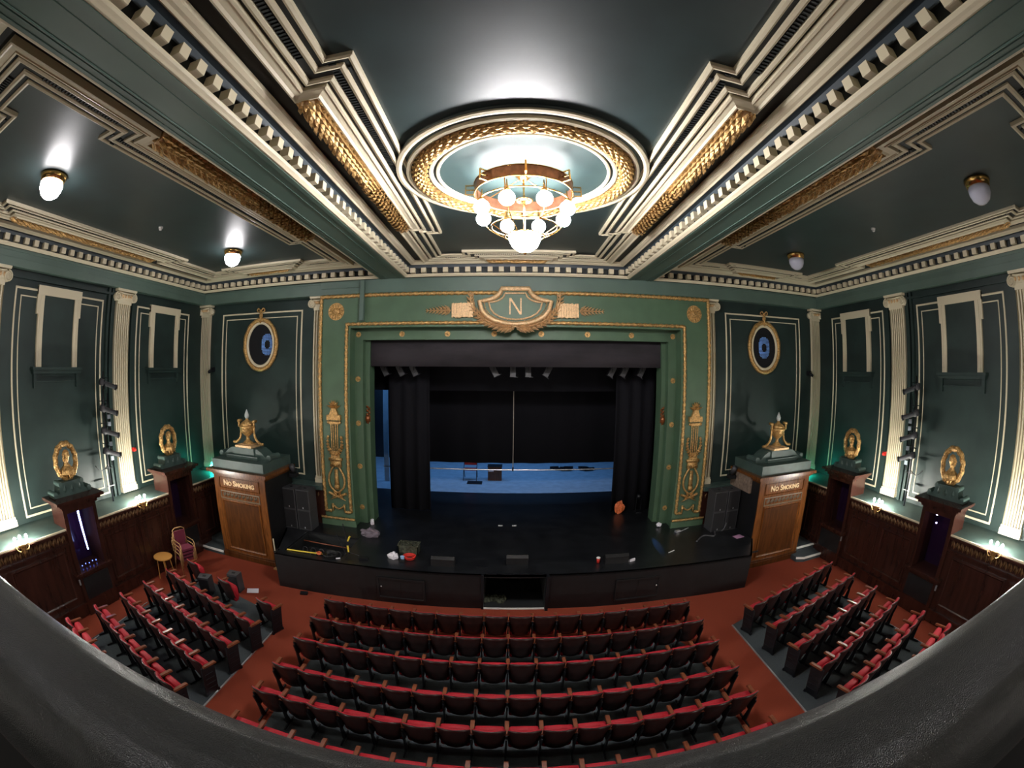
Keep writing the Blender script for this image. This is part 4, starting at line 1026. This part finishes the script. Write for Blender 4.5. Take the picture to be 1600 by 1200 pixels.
# steps by the pylons
b = MB().box(-10.1, -9.17, 10.45, 12.3, 0, .16); b.box(-10.1, -9.17, 11.0, 12.3, .16, .3); o = struct(b, 'floor_step_left', 'grey')
MB().box(-10.1, -9.17, 10.41, 10.46, .11, .17).build('nosing', 'white', o)
b = MB().box(9.24, 10.1, 10.55, 12.3, 0, .32); b.prism([(9.0, 10.15), (9.24, 10.02), (10.1, 10.02), (10.1, 10.55), (9.24, 10.55), (9.0, 10.5)], lambda u, v, h: (u, v, h), 0, .16); o = struct(b, 'floor_step_right', 'grey')
b = MB().box(9.24, 10.1, 10.52, 10.57, .27, .33); b.box(9.24, 10.1, 9.99, 10.04, .11, .17); b.obox((9.12, 10.09, .14), (.13, -.07, 0), (.012, .02, 0), (0, 0, .03)); b.build('nosing', 'white', o)

# ---------------------------------------------------------------- side wall cabinets with portrait medallions
for sg, nm in ((-1, 'left'), (1, 'right')):
    for k, (yc, wh, far) in enumerate(((5.50, .57, 'nearer the camera'), (9.73, .62, 'nearer the stage'))):
        x = lambda d: sg * (10.05 - d * 1.0)   # d towards the room
        t = thing('niche_cabinet', 'dark mahogany niche cabinet on the %s wall, %s' % (nm, far), 'cabinet', (sg * 10.4, yc, 0), 'niche cabinets along the side walls')
        b = MB(); xa, xb = sg * 10.05, sg * 10.75
        # carcass with an open front
        b.box(xa, xb, yc - wh, yc - wh + .12, 0, 2.78); b.box(xa, xb, yc + wh - .12, yc + wh, 0, 2.78)
        b.box(xa, xb, yc - wh + .12, yc + wh - .12, 0, 1.12); b.box(xa, xb, yc - wh + .12, yc + wh - .12, 2.66, 2.78)
        b.build('carcass', 'wood', t)
        b = MB().box(xa - sg * .10, xb, yc - wh - .10, yc + wh + .10, 1.10, 1.17); b.box(xa - sg * .05, xb, yc - wh - .05, yc + wh + .05, 1.05, 1.10); b.build('sill', 'wood', t)
        b = MB().box(xa - sg * .05, xb, yc - wh - .05, yc + wh + .05, 2.78, 2.86); b.box(xa - sg * .12, xb, yc - wh - .14, yc + wh + .14, 2.86, 2.93); b.box(xa - sg * .18, xb, yc - wh - .24, yc + wh + .24, 2.93, 3.0); b.build('cornice', 'wood', t)
        b = MB().box(xb - sg * .03, xb, yc - wh + .12, yc + wh - .12, 1.12, 2.66); b.build('back_panel', 'purple', t)
        b = MB().box(xa - sg * .02, xa, yc - wh + .1, yc + wh - .1, .42, 1.0); b.build('lower_panel', 'black', t)
        b = MB().box(xa - sg * .035, xa, yc - .62, yc - .58, .88, 1.02); b.build('catch', 'steel', t)
        if k == 0 and sg < 0:
            MB().tube([(-10.20, 5.50, 2.62), (-10.30, 5.62, 1.55)], [.028, .018], 8).build('glow_streak', 'tube', t, True)  # glowing rod added as the bright streak, not a fitted lamp
            ml = mat('glowing_highlight', (.2, .3, 1), .4, emit=(.12, .2, 1), estr=5)
            for q in range(5): MB().ball((-10.25, 5.25 + q * .13, 1.22 + .02 * (q % 2)), .014, 8, 6).build('highlight_dot', ml, t, True)  # small highlights put in as glowing dots
        if k == 0 and sg > 0:
            MB().ball((10.25, 5.62, 2.62), .035, 10, 8).build('small_lamp', mat('lit_violet_dot', (.6, .6, 1), .4, emit=(.6, .6, 1), estr=40), t, True)
            MB().ball((10.3, 5.62, 2.38), .022, 10, 8).build('small_lamp', mat('lit_violet_dot2', (.6, .6, 1), .4, emit=(.5, .45, 1), estr=15), t, True)
        # scroll base and medallion
        xm = sg * 10.45
        t = thing('medallion', 'gilded oval portrait medallion on the %s wall cabinet %s' % (nm, far), 'medallion', (xm, yc, 3.0), 'gilded portrait medallions on the cabinets')
        F = lambda u, v, h: (xm - sg * h, yc + u, v)
        b = MB().prism([(-.62, 3.0), (.62, 3.0), (.60, 3.06), (.44, 3.10), (.40, 3.26), (.30, 3.34), (-.30, 3.34), (-.40, 3.26), (-.44, 3.10), (-.60, 3.06)], F, -.16, .16)
        for s_ in (-1, 1):
            b.tube([F(s_ * .58, 3.08, -.19), F(s_ * .58, 3.08, .19)], .075, 10); b.tube([F(s_ * .36, 3.30, -.17), F(s_ * .36, 3.30, .17)], .065, 10)
        for u in (-.25, 0, .25): leaf(b, F(u, 3.06, .16), (0, 0, 1), (-sg, 0, 0), .22, .06, .2)
        b.build('scroll_base', 'teal', t)
        zc = 3.80; n = 40; rx, rz = .34, .41
        b = MB().tube([F(rx * cos(2 * PI * i / n), zc + rz * sin(2 * PI * i / n), 0) for i in range(n)], .075, 8, closed=True, tw=lambda i, a: 1 + .18 * sin(i * 1.9 + a))
        for i in range(n):
            a = 2 * PI * i / n; leaf(b, F(rx * cos(a), zc + rz * sin(a), .06), (0, -sin(a), cos(a)), (-sg, 0, 0), .11, .045, .25)
        b.build('wreath_frame', 'gold', t)
        # bust relief: chest, neck, head, hair
        s_ = -sg if nm == 'left' else -sg
        b = MB().lathe(F(0, zc, 0), [(.003, -.02), (.30, -.015), (.30, .0)], 4) if False else MB()
        cx = lambda u, v, h=0: F(u, zc + v, h)
        head = [(0.0, .20, .12), (.02, .10, .12), (0, .0, .08), (-.02, -.10, .12), (0, -.22, .22), (0, -.30, .24)]
        b.tube([cx(.0, .27, .02), cx(.01, .22, .03), cx(.01, .13, .03), cx(0, .05, .02), cx(-.01, -.03, .02), cx(0, -.10, .02), cx(0, -.20, .02), cx(0, -.30, .02)], [.04, .095, .11, .09, .065, .10, .20, .23], 12)
        b.tube([cx(.09, .13, .03), cx(.135, .10, .03)], [.03, .012], 6)   # nose
        for i in range(26):
            a = random.uniform(0, PI * 1.2) + PI * .35; leaf(b, cx(.09 * cos(a) - .01, .15 + .09 * sin(a), .09), (0, random.uniform(-1, .3), random.uniform(-1, -.1)), (-sg, 0, 0), .11, .03, .3)
        for i in range(14): leaf(b, cx(random.uniform(-.17, .17), random.uniform(-.3, -.14), .13), (0, random.uniform(-.6, .6), -1), (-sg, 0, 0), .13, .03, .3)
        b.build('bust_relief', 'gold', t)

# ---------------------------------------------------------------- sconces, alarms, lighting booms
for sg, nm in ((-1, 'left'), (1, 'right')):
    for yc, far in ((3.52, 'nearer the camera'), (7.85, 'between the two cabinets')):
        xs = sg * 10.12
        t = thing('wall_sconce', 'gilded sconce with glaring lit bulbs on the %s ledge %s' % (nm, far), 'wall light', (xs, yc, 2.1), 'lit sconces along the side ledges')
        MB().lathe((sg * 10.02, yc, 0), [(.02, 2.12), (.05, 2.16), (.04, 2.20), (.09, 2.27), (.13, 2.33), (.14, 2.36), (.05, 2.37)], 16).build('cup', 'gold', t, True)
        b = MB()
        for s_ in (-1, 1): b.tube(cat_curve([(sg * 10.02, yc, 2.25), (sg * 10.0, yc + s_ * .12, 2.20), (sg * 10.05, yc + s_ * .20, 2.30), (sg * 10.08, yc + s_ * .17, 2.40)], 5), .014, 6)
        b.tube([(sg * 10.14, yc, 2.2), (sg * 10.02, yc, 2.2)], .03, 8)
        b.build('arm', 'gold', t, True)
        for s_ in (-1, 0, 1):
            MB().ball((sg * (10.08 + (0 if s_ else .05)), yc + s_ * .17, 2.47), .035, 12, 8, 1.3).build('bulb', 'bulb', t, True)
    xs = sg * 11.2
    t = thing('fire_alarm', 'small red alarm sounder on the %s wall beside the middle pilaster' % nm, 'alarm', (xs, 8.83, 3.5), 'red alarm sounders')
    MB().box(sg * 11.27, sg * 11.37, 8.77, 8.89, 3.48, 3.60).build('base', 'redp', t); MB().lathe((sg * 11.27, 8.83, 3.54), [(.05, 0), (.045, -sg * .05), (.02, -sg * .07)], 14, axis='x').build('horn', 'redp', t, True)
    t = thing('wall_speaker', 'small black camera bracket beside the corner pilaster, %s of the stage' % nm, 'camera', (sg * 10.72, 12.65, 5.9), 'small cameras by the corner pilasters')
    MB().box(sg * 10.66, sg * 10.78, 12.60, 12.77, 5.86, 6.02).build('bracket', 'iron', t); MB().tube([(sg * 10.72, 12.62, 5.93), (sg * 10.70, 12.42, 5.85)], .055, 10).build('body', 'iron', t, True)
    # lighting boom: pole, cross arms, spotlights
    xb, yb = sg * 10.95, 7.38
    t = thing('lighting_boom', 'tall black pole with cross arms standing on the %s ledge' % nm, 'lighting stand', (xb, yb, 2.3), 'lighting booms on the side ledges')
    MB().tube([(xb, yb - .02, 2.3), (xb, yb, 5.9)], .028, 8).build('pole', 'iron', t, True)
    b = MB()
    for z in (2.75, 3.25, 3.95, 4.5, 5.1): b.box(xb - .02, xb + .02, yb - .16, yb + .14, z - .012, z + .012)
    b.box(xb - .015, xb + .015, yb + .14, yb + .17, 3.3, 5.3)
    b.build('cross_arm', 'iron', t)
    MB().tube(cat_curve([(xb - sg * .0, yb, 3.35), (xb - sg * .1, yb - .35, 3.25), (xb - sg * .15, yb - .62, 3.42)], 5), .014, 6).build('cable', 'cable', t, True)
    ml = mat('pale_label_' + nm, (.35, .40, .45), .4)
    for z in (3.45, 3.85, 4.4, 4.6): MB().box(xb - sg * .03, xb - sg * .05, yb + .10, yb + .22, z, z + .12).build('tag_plate', ml, t)
    for k, (z, lb) in enumerate(((5.55, 'top'), (4.85, 'second from top'), (4.25, 'third from top'), (3.70, 'lowest'))):
        t2 = thing('profile_spotlight', '%s black spotlight on the lighting boom at the %s wall' % (lb, nm), 'spotlight', (xb, yb, z), 'spotlights on the side booms')
        c = Vector((xb - sg * .18, yb + .05, z)); d = Vector((-sg * .28, .85, -.28)).normalized()
        MB().tube([c - d * .28, c - d * .12, c - d * .10, c + d * .30], [.09, .10, .07, .065], 12).build('barrel', 'box', t2, True)
        MB().tube([c + d * .28, c + d * .33], [.08, .085], 12).build('hood', 'iron', t2, True)
        MB().tube([c + Vector((0, 0, .0)), c + Vector((0, 0, .17)), (xb, yb, z + .17)], .016, 6).build('yoke', 'iron', t2, True)
        if k == 0: MB().box(c.x - .05, c.x + .05, c.y - .16, c.y - .12, z - .12, z + .12).build('shutter', 'iron', t2)
# green exit lamps hidden behind the pylons light the ends of the ledges
for sg, nm in ((-1, 'left'), (1, 'right')):
    t = thing('exit_lamp', 'small green emergency lamp on the end wall behind the %s pylon' % nm, 'emergency light', (sg * 10.5, 12.30, 2.55), 'green emergency lamps')
    MB().box(sg * 10.35, sg * 10.65, 12.20, 12.30, 2.55, 2.68).build('case', 'white', t)
    MB().box(sg * 10.37, sg * 10.63, 12.12, 12.28, 2.53, 2.55).build('lens', mat('lit_green_lens_' + nm, (0, .8, .6), .4, emit=(.02, .85, .62), estr=160), t)

# ---------------------------------------------------------------- theatre seats
def make_seat():
    t = thing('theatre_seat', 'seat', 'theatre seat')
    hw = .248
    def shellpts(z, x): return None
    # backrest: curved plywood shell, slightly reclined; y grows towards the stage
    nx, nz = 8, 6
    def bp(i, j, off):
        x = -hw + 2 * hw * i / nx; s = j / nz; z = .22 + .645 * s
        w_ = 1 - .10 * (1 - s) if s < .5 else 1
        z += -.05 * (abs(x / hw) ** 3) if j == nz else (.05 * (abs(x / hw) ** 3) if j == 0 else 0)
        y = .12 - .15 * s + .085 * (x / hw) ** 2 + off
        return (x * w_, y, z)
    def slab(o0, o1, ztop=0, grow=0):
        b = MB(); 
        for off in (o0, o1):
            for j in range(nz + 1):
                for i in range(nx + 1):
                    p = bp(i, j, off); b.v.append((p[0] * (1 + grow), p[1], p[2] + (ztop if j == nz else 0)))
        N = (nx + 1) * (nz + 1)
        for j in range(nz):
            for i in range(nx):
                a = j * (nx + 1) + i; b.f.append((a, a + 1, a + nx + 2, a + nx + 1)); b.f.append((N + a, N + a + nx + 1, N + a + nx + 2, N + a + 1))
        for i in range(nx):
            b.f.append((i, N + i, N + i + 1, i + 1)); a = nz * (nx + 1) + i; b.f.append((a, a + 1, N + a + 1, N + a))
        for j in range(nz):
            a = j * (nx + 1); b.f.append((a, a + nx + 1, N + a + nx + 1, N + a)); a += nx; b.f.append((a, N + a, N + a + nx + 1, a + nx + 1))
        return b
    slab(0, .018).build('backrest', 'shell', t, True)
    slab(.017, .045, -.004, -.01).build('back_pad', 'red', t, True)
    # tipped-up seat cushion
    b = MB()
    pr = [(.165, .26), (.20, .19), (.30, .21), (.35, .32), (.35, .60), (.31, .655), (.21, .655), (.175, .59)]
    n = len(pr)
    for x, s in ((-.222, .90), (-.195, 1), (0, 1.03), (.195, 1), (.222, .90)):
        for y, z in pr: b.v.append((x, .23 + (y - .23) * s,   .45 + (z - .45) * s))
    for k in range(4):
        for i in range(n): b.f.append((k * n + i, k * n + (i + 1) % n, (k + 1) * n + (i + 1) % n, (k + 1) * n + i))
    b.f.append(tuple(range(n))[::-1]); b.f.append(tuple(4 * n + i for i in range(n)))
    o = b.build('seat_cushion', 'red', t, True); fix_normals(o)
    return t
def arm_parts(t, x, end=False):
    b = MB()
    vs = [(.09, .65), (.10, .69), (.40, .69), (.43, .675), (.43, .65)]
    n = len(vs); fr = lambda u, v, h: (h, u, v)
    a = MB().prism([(p[0], p[1]) for p in vs], fr, x - .032, x + .032)
    o = a.build('armrest', 'arm', t); fix_normals(o)
    b = MB().box(x - .015, x + .015, .06, .13, 0.03, .66); b.box(x - .012, x + .012, .13, .33, .30, .66); b.box(x - .015, x + .015, -.10, .30, .012, .045)
    b.obox((x, .10, .30), (.014, 0, 0), (0, .03, 0), (0, -.05, .3))
    if end:
        b = MB().prism([(-.06, .03), (.26, .03), (.38, .66), (.04, .66)], fr, x - .02, x + .02)
        b.box(x - .02, x + .02, -.08, -.03, 0.012, .08); b.box(x - .02, x + .02, .24, .30, .012, .08)
        for k in range(4): b.box(x - .03, x + .03, .03 + .015 * k, .28, .15 + .11 * k, .17 + .11 * k)
    o = b.build('standard', 'iron', t)
proto = make_seat(); arm_parts(proto, -.258)
proto_end = make_seat(); arm_parts(proto_end, -.258); arm_parts(proto_end, .258, False)
proto_aisle_r = make_seat(); arm_parts(proto_aisle_r, -.258); arm_parts(proto_aisle_r, .258, True)
proto_aisle_l = make_seat(); arm_parts(proto_aisle_l, -.258, True)
used = set()
ords = ['first', 'second', 'third', 'fourth', 'fifth', 'sixth', 'seventh', 'eighth', 'ninth', 'tenth', 'eleventh', 'twelfth', 'thirteenth', 'fourteenth', 'fifteenth', 'sixteenth']
def put(pr, x, y, rz, label, group):
    if pr.name in used: o = copy_tree(pr)
    else: o = pr; used.add(pr.name)
    o.location = (x, y, .012); o.rotation_euler = (0, 0, rz)
    o['label'] = label; o['group'] = group
rowy = [7.92, 7.05, 6.17, 5.20, 4.38, 3.46]
XS, SP = -.19, .516
for r_, y in enumerate(rowy):
    for i in range(16):
        pr = proto if i < 15 else proto_end
        put(pr, XS + (i - 7.5) * SP, y, 0, 'red tip-up seat, %s from left in the %s row of the centre block' % (ords[i], ords[r_]), 'seats of the centre block')
ang = math.radians(15.6)
def side_block(sg, starts, nm, skip):
    for r_, y in enumerate(starts):
        for i in range(7):   # i counts from the wall
            if (r_, i) in skip: continue
            xw = {0: 8.82, 1: 8.92, 2: 8.95, 3: 9.0, 4: 9.08, 5: 9.17}[r_]
            d = (i + .5) * .512
            x = sg * (xw - d * cos(ang)); yy = y - d * sin(ang)
            if sg < 0: pr = proto if i < 6 else proto_aisle_r
            else: pr = (proto_aisle_l if i == 6 else (proto_end if i == 0 else proto))
            put(pr, x, yy, -ang if sg < 0 else ang, 'red tip-up seat, %s from the wall in the %s row of the %s block' % (ords[i], ords[r_], nm), 'seats of the %s block' % nm)
side_block(-1, [8.10, 7.22, 6.28, 5.42, 4.55, 3.68], 'left', {(0, 1), (0, 2), (0, 4), (0, 5)} | {(5, i) for i in range(4, 7)})
side_block(1, [8.10, 7.14, 6.20, 5.36, 4.48, 3.66], 'right', {(5, i) for i in range(4, 7)})

# floor items on the left
for x, y, rz, lb in ((-8.05, 8.0, .3, 'grey floor speaker wedged between seats of the front left row'), (-7.42, 8.62, .15, 'grey floor speaker on the red carpet in front of the left seats')):
    t = thing('floor_speaker', lb, 'speaker', (x, y, 0), 'grey floor speakers at the left'); t.rotation_euler = (0, 0, rz)
    q = MB()
    pr = [(-.16, -.15), (.16, -.15), (.19, .15), (-.19, .15)]
    o = MB().prism([(x + a, y + c) for a, c in pr], lambda u, v, h: (u, v, h), 0, .55).build('cabinet', 'box', t)
    b = MB().box(x - .14, x + .14, y - .162, y - .15, .05, .50); b.build('grille', 'grill', t)
    b = MB().box(x - .05, x + .05, y - .04, y + .04, .55, .556); b.build('pole_socket', 'pit', t)
b = MB().obox((-6.98, 8.80, .006), (.15, .08, 0), (-.06, .11, 0), (0, 0, .005)); o = b.build('paper_sheet', 'paper', loc=(-6.98, 8.8, 0)); tag(o, 'white sheet of paper lying on the red carpet beside the floor speaker', 'paper')
b = MB().obox((-5.56, 9.3, .03), (.10, .03, 0), (-.02, .07, 0), (0, 0, .025)); o = b.build('floor_box', 'iron', loc=(-5.56, 9.3, 0)); tag(o, 'small black junction box on the carpet at the stage foot, left', 'junction box')
t = thing('round_table', 'small round wooden table with four legs against the left wall', 'table', (-9.72, 8.0, 0))
MB().lathe((-9.72, 8.0, 0), [(.30, .69), (.31, .70), (.31, .72), (.30, .73)], 28).build('tabletop', 'table', t)
for k in range(4):
    a = PI / 4 + k * PI / 2; MB().tube([(-9.72 + .20 * cos(a), 8.0 + .20 * sin(a), .69), (-9.72 + .27 * cos(a), 8.0 + .27 * sin(a), 0)], .016, 6).build('leg', 'table', t)
pos = ['lowest', 'second lowest', 'second highest', 'topmost']
for k in range(4):
    cx, cy, dz = -9.55, 8.80,   .12 * k + (0.0 if k == 0 else .0)
    dx = .045 * k
    t = thing('stacking_chair', '%s burgundy padded armchair of the stack by the left wall' % pos[k], 'chair', (cx, cy, dz), 'stacked padded armchairs')
    B = lambda x, y, z: (cx + dx + x * cos(1.25) - y * sin(1.25), cy + x * sin(1.25) + y * cos(1.25), z + dz)
    fr0 = lambda u, v, h: B(u, v, h)
    MB().prism([(-.22, -.22), (.22, -.22), (.22, .22), (-.22, .22)], fr0, .42, .48).build('seat', 'burg', t)
    MB().prism([(-.20, .21), (.20, .21), (.20, .25), (-.20, .25)], fr0, .58, .92).build('backrest', 'burg', t)
    MB().tube([B(-.22, .22, .42), B(-.22, .27, .95), B(-.12, .28, 1.0), B(.12, .28, 1.0), B(.22, .27, .95), B(.22, .22, .42)], .015, 6).build('back_frame', 'beech', t, True)
    for s_ in (-1, 1):
        MB().tube([B(s_ * .26, -.22, .10 if k else 0), B(s_ * .26, -.22, .62), B(s_ * .26, -.16, .67), B(s_ * .25, .22, .67)], .014, 6).build('arm_frame', 'beech', t, True)
        MB().tube([B(s_ * .24, .20, .48), B(s_ * .26, .30, .10 if k else 0)], .014, 6).build('leg', 'beech', t, True)

# ---------------------------------------------------------------- padded balcony front before the camera
b = MB(); n = 90; prof = []
cy0, cz0, R0 = .262, 5.335, .158
for i in range(28):
    a = 2 * PI * i / 28
    prof.append((cy0 + R0 * (abs(cos(a)) ** .85) * (1 if cos(a) > 0 else -1) * 1.0, cz0 + R0 * (abs(sin(a)) ** .9) * (1 if sin(a) > 0 else -1)))
for k in range(n + 1):
    x = -6 + 12 * k / n; dy = -.014 * (x + .3) ** 2
    for y, z in prof: b.v.append((x, y + dy, z))
m = 28
for k in range(n):
    for i in range(m): b.f.append((k * m + i, k * m + (i + 1) % m, (k + 1) * m + (i + 1) % m, (k + 1) * m + i))
t = thing('balcony_rail', 'padded black leathercloth balcony rail curving across the bottom of the view', 'balcony rail', (0, .25, 4.3))
b.build('padded_top', 'leather', t, True)
b = MB()
for k in range(30):
    x0 = -6 + 12 * k / 30; x1 = x0 + .4; d0 = -.014 * (x0 + .3) ** 2; d1 = -.014 * (x1 + .3) ** 2
    b.add([(x0, .14 + d0, 4.3), (x1, .14 + d1, 4.3), (x1, .36 + d1, 4.3), (x0, .36 + d0, 4.3), (x0, .14 + d0, 5.3), (x1, .14 + d1, 5.3), (x1, .36 + d1, 5.3), (x0, .36 + d0, 5.3)],
          [(0, 1, 2, 3), (4, 7, 6, 5), (0, 4, 5, 1), (2, 6, 7, 3)])
b.build('parapet', 'pit', t)
b = MB().box(-12, 12, -6, -.02, 4.1, 4.3); struct(b, 'floor_balcony', 'pit')
